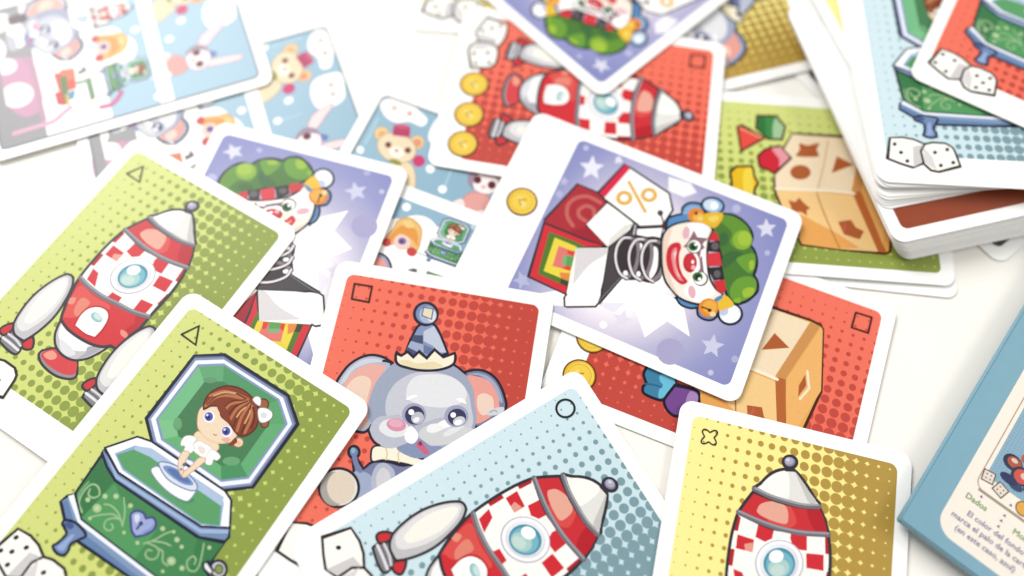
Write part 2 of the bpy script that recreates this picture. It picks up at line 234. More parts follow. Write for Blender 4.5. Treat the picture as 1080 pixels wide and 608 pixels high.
facial_features|f|5b2f34|-886,1908 -799,1922 -712,1904 -638,1857 -589,1789 -571,1709 -587,1629 -636,1563 -709,1519 -796,1505 -884,1523 -958,1570 -1008,1639 -1026,1719 -1009,1799 -960,1865||0|
facial_features|f|ffffff|-886,1884 -809,1896 -732,1880 -666,1838 -622,1777 -606,1705 -620,1635 -663,1576 -728,1537 -806,1525 -883,1540 -949,1582 -994,1644 -1010,1715 -995,1786 -952,1845||0|
facial_features|f|3f7238|-855,1816 -798,1825 -740,1813 -691,1781 -658,1734 -645,1681 -656,1627 -688,1583 -736,1554 -794,1545 -852,1557 -901,1589 -934,1635 -947,1690 -936,1743 -904,1787||0|
facial_features|f|173017|-823,1769 -789,1774 -756,1768 -728,1751 -709,1726 -703,1696 -710,1667 -729,1642 -757,1625 -791,1619 -824,1626 -853,1643 -871,1668 -878,1698 -871,1727 -851,1752||0|
facial_features|f|ffffff|-901,1770 -883,1773 -866,1770 -851,1761 -841,1748 -838,1732 -841,1716 -851,1703 -867,1694 -884,1691 -902,1694 -917,1704 -927,1717 -930,1733 -927,1748 -916,1762||0|
facial_features|f|96707c|71,2063 -228,2102 -500,1981 -628,2019 -136,2256 -71,2352|A|0|
facial_features|f|5b2f34|-11,2421 77,2435 165,2418 239,2372 288,2304 305,2226 288,2147 238,2081 163,2038 75,2023 -13,2040 -88,2086 -138,2154 -155,2233 -137,2312 -86,2378||0|
facial_features|f|ffffff|-1,2376 75,2388 152,2373 216,2333 259,2275 274,2206 259,2138 215,2081 150,2043 73,2030 -3,2045 -68,2085 -111,2144 -126,2213 -111,2281 -67,2338||0|
facial_features|f|3f7238|-9,2262 49,2271 108,2257 158,2223 193,2174 206,2118 196,2062 165,2017 116,1987 58,1979 0,1992 -51,2026 -86,2075 -99,2132 -89,2187 -57,2233||0|
facial_features|f|173017|25,2211 60,2217 94,2210 123,2192 143,2166 149,2135 142,2104 123,2078 93,2061 59,2056 24,2062 -5,2080 -24,2107 -31,2138 -24,2168 -4,2194||0|
facial_features|f|ffffff|77,2239 96,2242 115,2239 131,2229 142,2214 146,2197 142,2180 131,2165 115,2156 96,2153 77,2157 60,2167 50,2181 46,2198 50,2216 61,2230||0|
facial_features|f|f3bcc8|-1153,1452 -1073,1459 -1002,1449 -950,1424 -925,1387 -931,1345 -967,1303 -1028,1268 -1104,1245 -1184,1237 -1255,1247 -1308,1272 -1333,1309 -1327,1352 -1290,1394 -1229,1429||0|
facial_features|f|f3bcc8|500,2224 572,2254 642,2266 700,2258 738,2230 749,2188 732,2138 689,2086 627,2042 555,2011 484,1999 425,2007 388,2035 377,2077 394,2128 437,2179||0|
bell|f|9cc4ec|-2375,2088 -2269,2081 -2168,2028 -2087,1935 -2039,1817 -2030,1692 -2062,1578 -2131,1493 -2225,1450 -2332,1456 -2434,1509 -2515,1602 -2564,1721 -2573,1847 -2540,1961 -2470,2045||0.5|1f2638
bell|f|d8e8f8|-2347,1939 -2275,1935 -2206,1898 -2151,1834 -2118,1753 -2111,1668 -2133,1590 -2180,1531 -2244,1502 -2317,1506 -2386,1543 -2442,1607 -2475,1688 -2481,1774 -2459,1852 -2412,1910||0|
bell|f|f4f8fc|-2359,1924 -2308,1932 -2257,1923 -2214,1897 -2186,1859 -2176,1815 -2187,1770 -2217,1733 -2261,1708 -2312,1699 -2364,1709 -2407,1734 -2435,1772 -2444,1817 -2433,1862 -2403,1899||0|
bell|f|f4c034|-1694,1533 -1944,1644 -2111,1885 -2178,2121 -1987,2176 -1722,2119 -1595,2015 -1620,1808 -1606,1614||0|
bell|f|fbdc6a|-1860,1773 -2032,1962 -1972,2082 -1771,1953||0|
bell|f|ef8f3c|-1891,1653 -1795,1667 -1697,1644 -1614,1588 -1557,1507 -1535,1414 -1551,1323 -1603,1247 -1684,1198 -1780,1183 -1878,1205 -1962,1261 -2020,1342 -2042,1436 -2025,1528 -1972,1604||0|
bell|f|f8c24e|-1821,1663 -1759,1671 -1697,1655 -1643,1618 -1606,1565 -1591,1503 -1600,1443 -1633,1394 -1684,1362 -1746,1353 -1809,1369 -1863,1406 -1901,1460 -1915,1521 -1906,1582 -1872,1631||0|
bell|f|6a2c12|-1873,1450 -1851,1453 -1828,1449 -1810,1438 -1797,1422 -1793,1402 -1798,1383 -1811,1366 -1830,1355 -1852,1351 -1875,1355 -1893,1366 -1906,1383 -1910,1403 -1905,1422 -1892,1439||0|
bell|f|fbe38a|-1767,1632 -1742,1635 -1717,1628 -1695,1611 -1679,1588 -1672,1562 -1676,1537 -1688,1516 -1709,1503 -1733,1500 -1759,1507 -1781,1523 -1797,1547 -1804,1573 -1800,1598 -1787,1619||0|
second_bell|f|eef0fa|598,3651 723,3666 849,3632 957,3556 1032,3448 1062,3325 1043,3205 977,3106 874,3044 750,3028 623,3061 513,3137 437,3246 407,3370 427,3491 495,3589||0.5|1f2638
second_bell|f|ffffff|697,3570 772,3579 849,3559 915,3513 960,3447 979,3372 967,3299 927,3240 865,3202 789,3192 713,3212 646,3259 600,3325 582,3400 594,3474 634,3533||0|
second_bell|f|cfd4f0|674,3279 730,3287 786,3275 833,3245 865,3202 876,3151 865,3102 833,3060 785,3033 729,3024 673,3036 626,3066 594,3109 583,3160 594,3210 626,3252||0|
second_bell|f|f6c93a|533,2898 266,2997 326,3237 455,3357 629,3216 767,3026|0|0|
second_bell|f|5b92c8|502,2792 313,2918 359,2991 551,2880||0|
second_bell|f|ef9434|704,2981 817,2997 929,2973 1025,2911 1090,2821 1113,2716 1093,2614 1030,2528 936,2472 824,2454 710,2478 614,2541 548,2631 525,2736 546,2840 609,2926||0|
second_bell|f|f8b64a|701,2932 780,2943 859,2924 927,2879 974,2813 991,2738 978,2664 935,2602 869,2562 790,2551 710,2569 641,2615 594,2681 577,2757 591,2831 634,2893||0|
second_bell|l|7a3a12|878,2542 867,2681 875,2779||0.5|
second_bell|f|3d1c0c|857,2830 878,2832 898,2827 916,2815 929,2798 934,2777 930,2758 919,2741 902,2731 881,2728 860,2733 842,2745 830,2763 825,2783 828,2803 840,2819||0|
second_bell|f|fde3a0|913,2982 943,2985 974,2975 1002,2954 1022,2925 1030,2892 1027,2860 1012,2834 987,2818 957,2815 925,2824 898,2845 878,2875 869,2908 873,2940 888,2966||0|""",
'elephant': """body|f|7f86ad|-1430,-1100 -1351,-1024 -1106,-1263 -903,-1052 -497,-984 7,-981 664,-476 1151,-809 1338,-1794 647,-2461 -301,-2617 -884,-2400 -1119,-1922 -1328,-1391|0,2|0.5|2a2233
body|f|a9b6d4|-1328,-1391 -911,-1382 -666,-1726 -641,-2202 -1002,-2419 -1208,-1897||0|
body|f|bfc3d6|-849,-1473 -799,-1138 -614,-1024 -386,-1109 -262,-1293 -118,-1956 -403,-2162 -711,-1895||0|
body|f|d9d8de|-728,-1453 -680,-1200 -543,-1156 -383,-1314 -328,-1751 -560,-1829||0|
body|f|6f8fb5|-1309,-864 -1305,-924 -1324,-978 -1361,-1018 -1411,-1039 -1466,-1036 -1519,-1011 -1560,-967 -1585,-910 -1588,-850 -1570,-796 -1533,-755 -1483,-734 -1427,-737 -1374,-763 -1333,-807||0.55|2a2233
body|f|9db6d4|-1420,-837 -1419,-865 -1426,-891 -1442,-910 -1464,-919 -1489,-917 -1512,-905 -1531,-884 -1542,-857 -1544,-829 -1537,-803 -1521,-784 -1499,-775 -1474,-776 -1450,-789 -1432,-810||0|
body|l|7f86ad|-1404,-1013 -1314,-1183 -1176,-1324||1.3|
body|f|efece2|-1117,-1753 -1113,-1940 -1185,-2110 -1322,-2238 -1503,-2305 -1701,-2301 -1886,-2227 -2032,-2093 -2115,-1920 -2123,-1733 -2053,-1560 -1916,-1429 -1732,-1361 -1531,-1365 -1343,-1441 -1198,-1578||0.55|2a2233
body|f|b3aea6|-1378,-1825 -1367,-1989 -1410,-2136 -1502,-2245 -1628,-2298 -1769,-2289 -1904,-2218 -2013,-2097 -2080,-1942 -2094,-1778 -2052,-1629 -1960,-1518 -1833,-1463 -1690,-1473 -1553,-1545 -1444,-1669||0|
body|f|e9dfcf|-1200,-1755 -1191,-1915 -1237,-2059 -1332,-2166 -1462,-2219 -1606,-2211 -1743,-2143 -1853,-2026 -1919,-1875 -1930,-1715 -1885,-1569 -1790,-1460 -1659,-1405 -1513,-1414 -1374,-1483 -1264,-1603||0|
body|f|eddcc8|-1260,-1765 -1248,-1914 -1284,-2047 -1361,-2145 -1468,-2192 -1589,-2183 -1705,-2117 -1800,-2006 -1859,-1865 -1872,-1716 -1837,-1581 -1760,-1482 -1652,-1433 -1530,-1443 -1412,-1510 -1317,-1623||0|
body|f|efece2|1038,-1843 1034,-2027 956,-2193 814,-2319 632,-2385 435,-2382 253,-2310 114,-2179 38,-2009 39,-1826 115,-1657 257,-1528 442,-1460 642,-1464 826,-1538 965,-1672||0.55|2a2233
body|f|e9dfcf|894,-1847 896,-1999 843,-2137 743,-2239 612,-2290 469,-2284 336,-2220 232,-2109 174,-1967 170,-1815 222,-1676 321,-1572 454,-1519 599,-1526 733,-1591 837,-1704||0|
collar|f|fbf5e0|-987,-680 -835,-604 -622,-610 -423,-551 -159,-594 122,-726 467,-759 785,-664 833,-904 345,-986 -82,-959 -419,-958 -669,-967 -922,-1043 -1001,-841||0.4|2a2233
collar|l|ecd9a8|-658,-637 -586,-771 -583,-936||0.4|
collar|l|ecd9a8|-286,-595 -292,-763 -233,-939||0.4|
ear|f|bcc3d3|-2350,817 -2266,1099 -2118,1394 -1868,1641 -1588,1768 -1279,1767 -991,1659 -919,932 -1182,-198 -1533,-343 -1900,-235 -2227,52 -2371,462|6|0.55|2a2233
ear|f|d6dbe8|-2245,835 -2118,1214 -1848,1554 -1524,1679 -1165,1651 -1579,1533 -1960,1286 -2130,900||0|
ear|f|f5b7ab|-2152,631 -2099,950 -1945,1222 -1691,1446 -1405,1541 -1123,1500 -1237,1188 -1341,683 -1328,249 -1272,-85 -1429,-240 -1704,-159 -1989,136||0|
ear|f|fbdcc8|-2048,737 -1936,1000 -1752,1143 -1532,1137 -1409,980 -1424,669 -1430,319 -1657,366 -1914,540||0|
second_ear|f|7f86a4|973,1698 1140,1790 1392,1861 1662,1827 1905,1689 2098,1454 2238,1190 2298,959 2164,675 1941,464 1539,309 1280,784|0|0.55|2a2233
second_ear|f|a9b4d0|1115,1687 1409,1765 1727,1703 1985,1479 2177,1114 2092,1099 1850,1500 1464,1702||0|
second_ear|f|f5a99d|1090,1583 1383,1666 1700,1608 1907,1421 2064,1138 2107,883 1878,582 1566,400 1406,806||0|
second_ear|f|fbdccc|1483,1104 1633,1241 1859,1191 1956,1010 1946,811 1737,645 1565,768||0|
head|f|a8b1c8|-1328,249 -1363,592 -1292,1045 -1107,1390 -892,1653 -449,1595 -53,1596 325,1684 691,1884 952,1739 1164,1538 1343,1279 1454,902 1557,571 1541,181 1354,-85 973,-318 582,-489 180,-599 -258,-527 -612,-461 -931,-367 -1160,-109||0|
head|l|2a2233|-1233,1661 -1125,1667 -965,1640||0.65|
head|l|2a2233|691,1884 836,1819 965,1742 1047,1697||0.65|
head|f|d3d5df|-811,208 -919,581 -868,897 -711,1181 -375,1450 82,1579 612,1563 992,1405 1248,1130 1373,800 1496,431 1403,115 1118,-188 723,-348 433,-380 187,-219 -46,81 -471,267||0|
head|f|e6e6ea|-430,884 -421,1151 -272,1378 96,1509 613,1554 994,1397 1169,1205 1183,986 1013,826 694,683 230,626 -168,666 -382,761||0|
head|f|c2c5d4|-20,-42 269,221 743,431 892,328 410,-54 286,-287||0|
head|f|ffffff|-398,732 -283,844 -115,873 -227,783 -331,721||0|
head|f|ffffff|937,953 1102,999 1228,880 1086,900||0|
head|f|d9d9dc|216,-257 133,-59 368,152 858,279 1248,259 1533,222 1268,-78 880,-279 599,-361||0|
head|f|eeeeee|315,-7 405,180 1028,286 801,132 494,-48||0|
head|f|f8f8f6|571,208 757,356 1004,304 813,177||0|
head|f|e6e6e8|769,-36 927,141 1286,287 1071,58 884,-80||0|
head|f|8f9cc0|-368,-608 -36,-376 196,-260 475,-382 726,-360 828,-448 531,-657 132,-774||0|
head|f|d86a8c|114,-443 204,-301 330,-398 516,-584 377,-629 254,-545||0|
head|f|8e3a5c|163,-392 214,-308 274,-395 239,-430||0|
head|f|c7cad8|-1160,-109 -1039,113 -679,231 -336,238 -61,-49 31,-288 -188,-460 -492,-621 -792,-605 -1043,-437 -1164,-280||0|
head|f|e6e8ea|-926,-197 -890,23 -619,155 -312,122 -135,-105 -311,-283 -639,-339||0|
head|f|e79ab6|-248,10 -263,-56 -315,-113 -397,-153 -496,-169 -597,-159 -684,-124 -745,-70 -770,-5 -755,61 -703,119 -621,158 -521,174 -420,164 -333,129 -272,75||0|
head|f|f2b6c8|-340,47 -352,5 -390,-31 -450,-57 -522,-67 -595,-61 -658,-39 -702,-5 -720,36 -709,78 -670,115 -610,140 -538,151 -465,145 -401,123 -358,88||0|
head|f|fdfdfd|-238,-186 -122,34 88,-109 122,-273 16,-417 -164,-372||0|
head|f|aaaec8|214,406 213,287 165,178 76,96 -40,53 -165,55 -280,102 -369,187 -418,297 -418,417 -370,526 -282,610 -165,654 -39,651 78,603 166,517||0|
head|f|aaaec8|1340,555 1336,439 1285,332 1194,252 1077,209 952,210 838,256 751,339 705,447 708,563 758,670 849,752 967,796 1093,794 1208,748 1295,664||0|
head|f|3d3c62|172,377 172,279 134,191 63,124 -30,88 -131,91 -224,129 -295,200 -334,290 -335,388 -297,477 -226,545 -133,581 -31,579 62,539 134,468||0|
head|f|c9cad8|137,390 167,336 173,273 153,211 112,160 54,127 -10,117 -72,132 -122,169 -152,224 -158,286 -139,349 -97,400 -39,433 25,443 88,428||0|
head|f|eeeef2|58,284 70,260 70,230 57,199 34,173 4,154 -29,146 -58,150 -81,166 -93,190 -92,220 -80,250 -56,277 -26,295 6,303 36,299||0|
head|f|ffffff|-111,415 -111,385 -122,358 -143,338 -170,327 -200,328 -228,340 -249,361 -261,389 -261,419 -250,446 -229,467 -202,477 -172,477 -144,464 -123,443||0|
head|f|3d3c62|1286,516 1284,426 1245,344 1176,282 1087,249 991,250 904,286 838,350 803,433 804,523 843,605 912,668 1002,701 1098,700 1186,664 1252,599||0|
head|f|d6d7e0|1264,467 1275,421 1263,370 1229,320 1178,280 1117,256 1057,251 1006,267 972,300 960,345 972,397 1006,446 1057,487 1117,511 1178,516 1229,500||0|
head|f|f6f6f8|1198,397 1204,370 1195,339 1172,309 1138,283 1099,267 1061,262 1029,270 1009,288 1003,314 1012,345 1035,376 1069,401 1108,417 1146,422 1178,415||0|
head|f|ffffff|1004,528 1004,500 993,474 973,455 947,445 919,445 893,457 873,477 862,504 862,532 873,558 894,577 920,587 948,587 974,575 994,554||0|
head|f|d9dbe2|1818,680 1879,822 2079,921 2247,950 2230,795 2031,695||0|
head|l|a8aab6|1890,758 2008,831 2079,791||0.3|
head|l|2a2233|-1201,-265 -1094,-437 -974,-552 -835,-604||0.65|
party_hat|f|8fa0c6|-475,2834 -101,2938 150,2687 457,2185 93,1962 -697,1892 -615,2389|3,5|0.55|2a2233
party_hat|f|6f7ea8|-242,2307 60,2240 33,2042 -194,2071|A|0|
party_hat|f|4d5378|-577,2526 -308,2564 -255,2304 -599,2355|A|0|
party_hat|f|4d5378|-696,2098 -656,2160 -347,2058 -436,1915 -612,1952|A|0|
party_hat|f|ccd4e6|-317,2675 -68,2883 135,2652 424,2193 231,2160 23,2316 -262,2405|A|0|
party_hat|f|a9b6d6|-606,2344 -242,2307 -197,2085 -374,2086 -656,2160|A|0|
party_hat|f|fdf4dc|-953,1952 -776,1892 -628,2027 -443,1904 -322,2090 -79,1941 87,2217 369,2046 671,2227 685,1919 407,1712 -52,1587 -489,1579 -840,1653|0,1,2,3,4,5,6,7,8|0.55|2a2233
party_hat|f|f6e6bc|-825,1710 -580,1798 -306,1755 111,1874 393,1787 -60,1626 -497,1613||0|
party_hat|f|7f97c2|-38,3253 -37,3125 -86,3009 -175,2922 -291,2876 -417,2879 -534,2930 -624,3021 -673,3140 -675,3267 -627,3384 -538,3473 -421,3519 -294,3516 -176,3464 -86,3372||0.6|2a2233
party_hat|f|b4c1dc|-53,3217 -52,3119 -88,3029 -155,2962 -243,2927 -338,2930 -426,2969 -494,3040 -532,3131 -533,3230 -498,3319 -431,3387 -343,3423 -247,3420 -158,3380 -90,3308||0|
party_hat|f|dfe4f0|-70,3190 -66,3118 -80,3054 -112,3007 -156,2985 -205,2991 -252,3023 -291,3078 -314,3146 -319,3218 -305,3283 -273,3330 -229,3352 -179,3346 -132,3313 -93,3258||0|
party_hat|f|efe6c8|-452,3379 -179,3375 -171,3063 -456,3135|A|0.3|555b80""",
'musicbox': """lid|f|66708f|-1777,2943 -1101,3397 1077,3406 1757,2929 1766,1021 1133,524 -1185,539 -1739,939|A|0.6|23263a
lid|f|8f9cc4|-1720,2891 -1069,3328 1031,3338 1688,2880 1697,1037 1088,557 -1152,571 -1684,958|A|0|
lid|f|eef1fd|-1654,2856 -1029,3275 995,3286 1628,2843 1639,1068 1052,605 -1108,622 -1622,993|A|0|
lid|f|8fa3c8|-1540,2802 -954,3196 935,3206 1528,2793 1542,1131 991,698 -1031,713 -1512,1061|A|0|
lid|f|62ad74|-1475,2764 -914,3143 899,3154 1469,2757 1481,1161 953,745 -990,762 -1451,1096|A|0|
lid|f|6ab07c|-1475,2764 -914,3143 -655,2792 -1070,2514|A|0|
lid|f|58a06c|-914,3143 899,3154 681,2805 -655,2792|A|0|
lid|f|62ad74|899,3154 1469,2757 1106,2515 681,2805|A|0|
lid|f|6ab57c|1469,2757 1481,1161 1125,1326 1106,2515|A|0|
lid|f|4e9a66|1481,1161 953,745 729,1016 1125,1326|A|0|
lid|f|6cba7c|953,745 -990,762 -718,1032 729,1016|A|0|
lid|f|86cb94|-990,762 -1451,1096 -1060,1282 -718,1032|A|0|
lid|f|7cc690|-1451,1096 -1475,2764 -1070,2514 -1060,1282|A|0|
lid|f|4c8558|-1070,2514 -655,2792 681,2805 1106,2515 1125,1326 729,1016 -718,1032 -1060,1282|A|0|
lid|f|6aa076|-818,2727 -810,2697 -827,2657 -865,2613 -919,2572 -981,2541 -1041,2524 -1090,2523 -1121,2539 -1129,2570 -1113,2610 -1074,2654 -1020,2694 -958,2726 -898,2743 -849,2744||0|
lid|f|6aa076|-822,1309 -793,1262 -784,1212 -795,1168 -826,1136 -871,1121 -923,1125 -976,1149 -1020,1187 -1049,1235 -1059,1285 -1048,1329 -1017,1361 -972,1376 -919,1371 -866,1348||0|
lid|f|6fae7c|1073,1369 1086,1326 1067,1272 1021,1214 953,1162 875,1124 797,1104 732,1107 690,1132 677,1175 695,1230 742,1287 810,1340 888,1378 966,1397 1031,1394||0|
lid|f|6fae7c|-857,1337 -827,1290 -816,1241 -825,1198 -853,1168 -895,1155 -946,1161 -997,1185 -1041,1223 -1070,1271 -1082,1320 -1073,1363 -1045,1394 -1002,1407 -951,1401 -900,1376||0|
box_body|f|4a8f58|-2071,-383 -1990,-1459 -1444,-1942 1054,-1982 2328,-1959 2336,-1575 2001,-880 2010,-374 1332,-659 -1373,-689|A|0.6|23263a
box_body|f|3f7f4e|-2041,-451 -1973,-1477 -1440,-1913 -1357,-707|A|0|
box_body|f|58a264|-1308,-760 -1440,-1913 351,-1949 373,-1090 -803,-1003|A|0|
box_body|f|3f8450|1332,-659 2010,-374 1990,-939 2300,-1925 1992,-1914|A|0|
box_body|l|a2c894|-437,-1442 -572,-1368 -745,-1421 -863,-1571 -799,-1711 -639,-1714 -597,-1609 -694,-1560||0.42|
box_body|l|a2c894|-424,-1457 -607,-1164 -864,-912||0.42|
box_body|l|a2c894|-486,-1405 -760,-1258 -1023,-1230 -1181,-1291||0.42|
box_body|l|a2c894|-1282,-1761 -1186,-1635 -1009,-1480 -805,-1354 -578,-1372||0.42|
box_body|f|b2d09a|-1170,-1402 -1148,-1438 -1145,-1477 -1160,-1514 -1191,-1543 -1233,-1559 -1280,-1560 -1325,-1547 -1360,-1520 -1382,-1484 -1385,-1445 -1371,-1408 -1340,-1379 -1297,-1363 -1250,-1362 -1205,-1375||0|
box_body|f|cfe0b0|-1220,-1433 -1210,-1450 -1209,-1469 -1215,-1486 -1230,-1499 -1250,-1507 -1272,-1508 -1293,-1501 -1310,-1489 -1320,-1472 -1322,-1454 -1315,-1436 -1300,-1423 -1280,-1415 -1258,-1414 -1237,-1421||0|
box_body|f|b2d09a|-997,-948 -983,-971 -981,-996 -991,-1020 -1010,-1038 -1037,-1049 -1067,-1049 -1096,-1040 -1119,-1023 -1132,-1000 -1135,-975 -1125,-951 -1105,-933 -1078,-922 -1048,-921 -1020,-930||0|
box_body|f|cfe0b0|-1029,-968 -1023,-979 -1022,-990 -1026,-1002 -1035,-1010 -1048,-1015 -1062,-1016 -1076,-1011 -1087,-1003 -1093,-992 -1094,-980 -1089,-969 -1080,-961 -1067,-956 -1053,-955 -1040,-960||0|
box_body|f|b2d09a|-534,-937 -522,-958 -520,-981 -529,-1002 -547,-1018 -571,-1028 -598,-1029 -624,-1020 -644,-1005 -656,-984 -658,-961 -649,-940 -631,-923 -607,-914 -580,-913 -554,-921||0|
box_body|f|cfe0b0|-563,-955 -557,-965 -557,-975 -561,-985 -569,-993 -580,-998 -593,-998 -605,-994 -615,-987 -620,-977 -621,-966 -617,-956 -609,-948 -597,-944 -585,-944 -573,-948||0|
box_body|f|b2d09a|-1555,-1394 -1543,-1414 -1541,-1437 -1549,-1458 -1567,-1475 -1592,-1484 -1619,-1485 -1645,-1477 -1666,-1462 -1678,-1441 -1680,-1418 -1672,-1397 -1654,-1380 -1630,-1371 -1602,-1370 -1576,-1378||0|
box_body|f|cfe0b0|-1585,-1412 -1579,-1421 -1578,-1432 -1582,-1442 -1590,-1450 -1602,-1454 -1614,-1455 -1627,-1451 -1637,-1444 -1642,-1434 -1643,-1423 -1639,-1413 -1631,-1406 -1620,-1401 -1607,-1401 -1594,-1404||0|
box_body|f|b2d09a|-1239,-1097 -1226,-1119 -1224,-1143 -1233,-1166 -1252,-1183 -1277,-1193 -1306,-1194 -1334,-1186 -1355,-1169 -1368,-1147 -1371,-1123 -1362,-1101 -1343,-1083 -1317,-1073 -1288,-1072 -1261,-1081||0|
box_body|f|cfe0b0|-1270,-1116 -1264,-1127 -1263,-1138 -1267,-1149 -1276,-1157 -1288,-1161 -1301,-1162 -1314,-1158 -1325,-1150 -1331,-1140 -1332,-1129 -1327,-1118 -1319,-1110 -1307,-1105 -1293,-1105 -1280,-1109||0|
box_body|f|b2d09a|-1208,-1716 -1199,-1731 -1197,-1747 -1204,-1763 -1217,-1775 -1234,-1782 -1254,-1782 -1273,-1777 -1288,-1765 -1297,-1750 -1299,-1734 -1293,-1718 -1280,-1706 -1262,-1699 -1242,-1699 -1223,-1704||0|
box_body|f|cfe0b0|-1229,-1729 -1225,-1736 -1224,-1744 -1227,-1751 -1233,-1757 -1242,-1760 -1251,-1760 -1260,-1758 -1267,-1752 -1271,-1745 -1272,-1737 -1269,-1730 -1263,-1724 -1254,-1721 -1245,-1721 -1236,-1724||0|
box_body|f|b2d09a|-247,-1527 -239,-1542 -238,-1558 -244,-1573 -257,-1585 -275,-1592 -294,-1593 -313,-1587 -328,-1576 -336,-1561 -338,-1545 -331,-1529 -318,-1517 -300,-1510 -281,-1510 -262,-1515||0|
box_body|f|cfe0b0|-269,-1540 -265,-1547 -264,-1554 -267,-1562 -273,-1567 -282,-1571 -291,-1571 -299,-1568 -306,-1563 -310,-1556 -311,-1548 -308,-1541 -302,-1535 -294,-1532 -284,-1532 -276,-1534||0|
box_body|l|a2c894|-1524,-1730 -1753,-1598 -1840,-1330 -1791,-1091 -1613,-1051 -1444,-1178 -1527,-1321 -1683,-1326 -1744,-1201||0.5|
box_body|l|7cb37c|-1561,-1776 -1794,-1623 -1909,-1373 -1901,-1089||0.6|
box_body|l|a2c894|365,-1437 536,-1398 728,-1411 801,-1585 671,-1700 518,-1672 494,-1556 590,-1518||0.42|
box_body|l|a2c894|310,-1493 482,-1276 597,-1050 744,-862||0.42|
box_body|l|a2c894|474,-1326 693,-1222 910,-1176||0.42|
box_body|l|a2c894|670,-1403 836,-1388 984,-1559 1157,-1583||0.42|
box_body|l|a2c894|1585,-707 1696,-902 1821,-1173 1805,-1334 1637,-1373 1500,-1241 1544,-1083 1659,-1099 1698,-1206||0.42|
box_body|f|b2d09a|1260,-1389 1279,-1424 1281,-1462 1265,-1498 1235,-1526 1194,-1542 1149,-1544 1107,-1530 1073,-1504 1054,-1469 1052,-1431 1068,-1395 1098,-1367 1139,-1351 1185,-1349 1227,-1363||0|
box_body|f|cfe0b0|1211,-1419 1220,-1436 1221,-1454 1213,-1471 1199,-1484 1180,-1492 1158,-1492 1138,-1486 1123,-1474 1114,-1457 1113,-1439 1120,-1422 1135,-1409 1154,-1401 1175,-1401 1195,-1407||0|
box_body|f|b2d09a|1013,-949 1025,-972 1026,-997 1016,-1020 997,-1038 971,-1048 942,-1049 914,-1040 893,-1023 880,-1000 879,-976 889,-952 909,-934 935,-924 964,-923 991,-932||0|
box_body|f|cfe0b0|981,-969 987,-979 987,-991 983,-1002 973,-1011 961,-1015 947,-1016 935,-1012 925,-1004 919,-993 918,-981 923,-970 932,-962 944,-957 958,-957 971,-961||0|
box_body|f|b2d09a|530,-936 541,-956 542,-979 533,-1000 516,-1016 492,-1026 465,-1026 440,-1018 421,-1003 409,-982 408,-960 417,-939 434,-922 458,-913 485,-912 510,-920||0|
box_body|f|cfe0b0|501,-953 506,-963 507,-974 503,-984 494,-991 483,-996 470,-996 459,-992 449,-985 444,-975 443,-965 448,-955 456,-947 467,-943 480,-942 491,-946||0|
box_body|f|b2d09a|1555,-1402 1566,-1423 1567,-1447 1558,-1468 1539,-1485 1515,-1495 1487,-1496 1462,-1488 1442,-1472 1431,-1451 1430,-1428 1439,-1406 1457,-1389 1482,-1379 1509,-1378 1535,-1386||0|
box_body|f|cfe0b0|1525,-1421 1530,-1431 1531,-1442 1526,-1452 1518,-1460 1506,-1464 1493,-1465 1481,-1461 1472,-1453 1466,-1443 1466,-1433 1470,-1422 1479,-1414 1491,-1410 1504,-1409 1516,-1413||0|
box_body|f|b2d09a|1210,-1026 1219,-1044 1220,-1062 1212,-1080 1197,-1094 1177,-1101 1155,-1102 1135,-1095 1119,-1083 1109,-1065 1108,-1046 1116,-1029 1131,-1015 1151,-1007 1173,-1007 1194,-1013||0|
box_body|f|cfe0b0|1186,-1041 1190,-1049 1190,-1058 1187,-1066 1180,-1073 1170,-1077 1160,-1077 1150,-1074 1143,-1068 1138,-1060 1138,-1051 1141,-1042 1148,-1036 1158,-1032 1168,-1032 1178,-1035||0|
box_body|f|b2d09a|209,-1533 219,-1550 220,-1569 212,-1587 198,-1600 178,-1608 155,-1609 134,-1602 118,-1590 108,-1573 107,-1554 114,-1536 129,-1523 149,-1515 171,-1514 192,-1521||0|
box_body|f|cfe0b0|185,-1548 189,-1556 190,-1565 186,-1573 179,-1580 170,-1583 160,-1584 150,-1581 142,-1575 137,-1567 137,-1558 140,-1550 147,-1543 157,-1539 167,-1539 177,-1542||0|
box_body|f|b2d09a|1808,-679 1817,-696 1818,-715 1810,-733 1795,-747 1776,-755 1754,-755 1733,-748 1717,-735 1708,-718 1707,-699 1715,-681 1730,-668 1750,-660 1772,-659 1792,-666||0|
box_body|f|cfe0b0|1784,-694 1788,-702 1789,-711 1785,-719 1778,-726 1769,-730 1758,-730 1749,-727 1741,-720 1737,-712 1737,-703 1740,-695 1747,-689 1757,-685 1767,-685 1777,-688||0|
box_body|f|b2d09a|801,-857 810,-872 811,-889 804,-905 791,-917 773,-924 754,-924 736,-918 721,-907 713,-892 712,-875 719,-859 732,-847 749,-840 769,-840 787,-846||0|
box_body|f|cfe0b0|780,-870 784,-877 785,-885 781,-893 775,-898 767,-902 758,-902 749,-899 742,-894 739,-886 738,-879 741,-871 747,-866 756,-862 765,-862 773,-865||0|
box_body|f|b2d09a|1181,-1719 1189,-1733 1190,-1750 1184,-1765 1171,-1777 1153,-1783 1134,-1784 1117,-1778 1102,-1767 1094,-1753 1094,-1737 1100,-1721 1113,-1710 1130,-1703 1149,-1702 1167,-1708||0|
box_body|f|cfe0b0|1160,-1732 1164,-1739 1165,-1746 1162,-1753 1155,-1759 1147,-1762 1138,-1762 1130,-1760 1123,-1755 1120,-1748 1119,-1740 1122,-1733 1128,-1727 1136,-1724 1145,-1724 1154,-1726||0|
rim|f|7a97be|-2114,-353 -2137,-209 -1412,-502 1268,-417 1891,-60 2023,-259 1998,-408 1387,-652 -1346,-700 -1751,-556|A|0.5|23263a
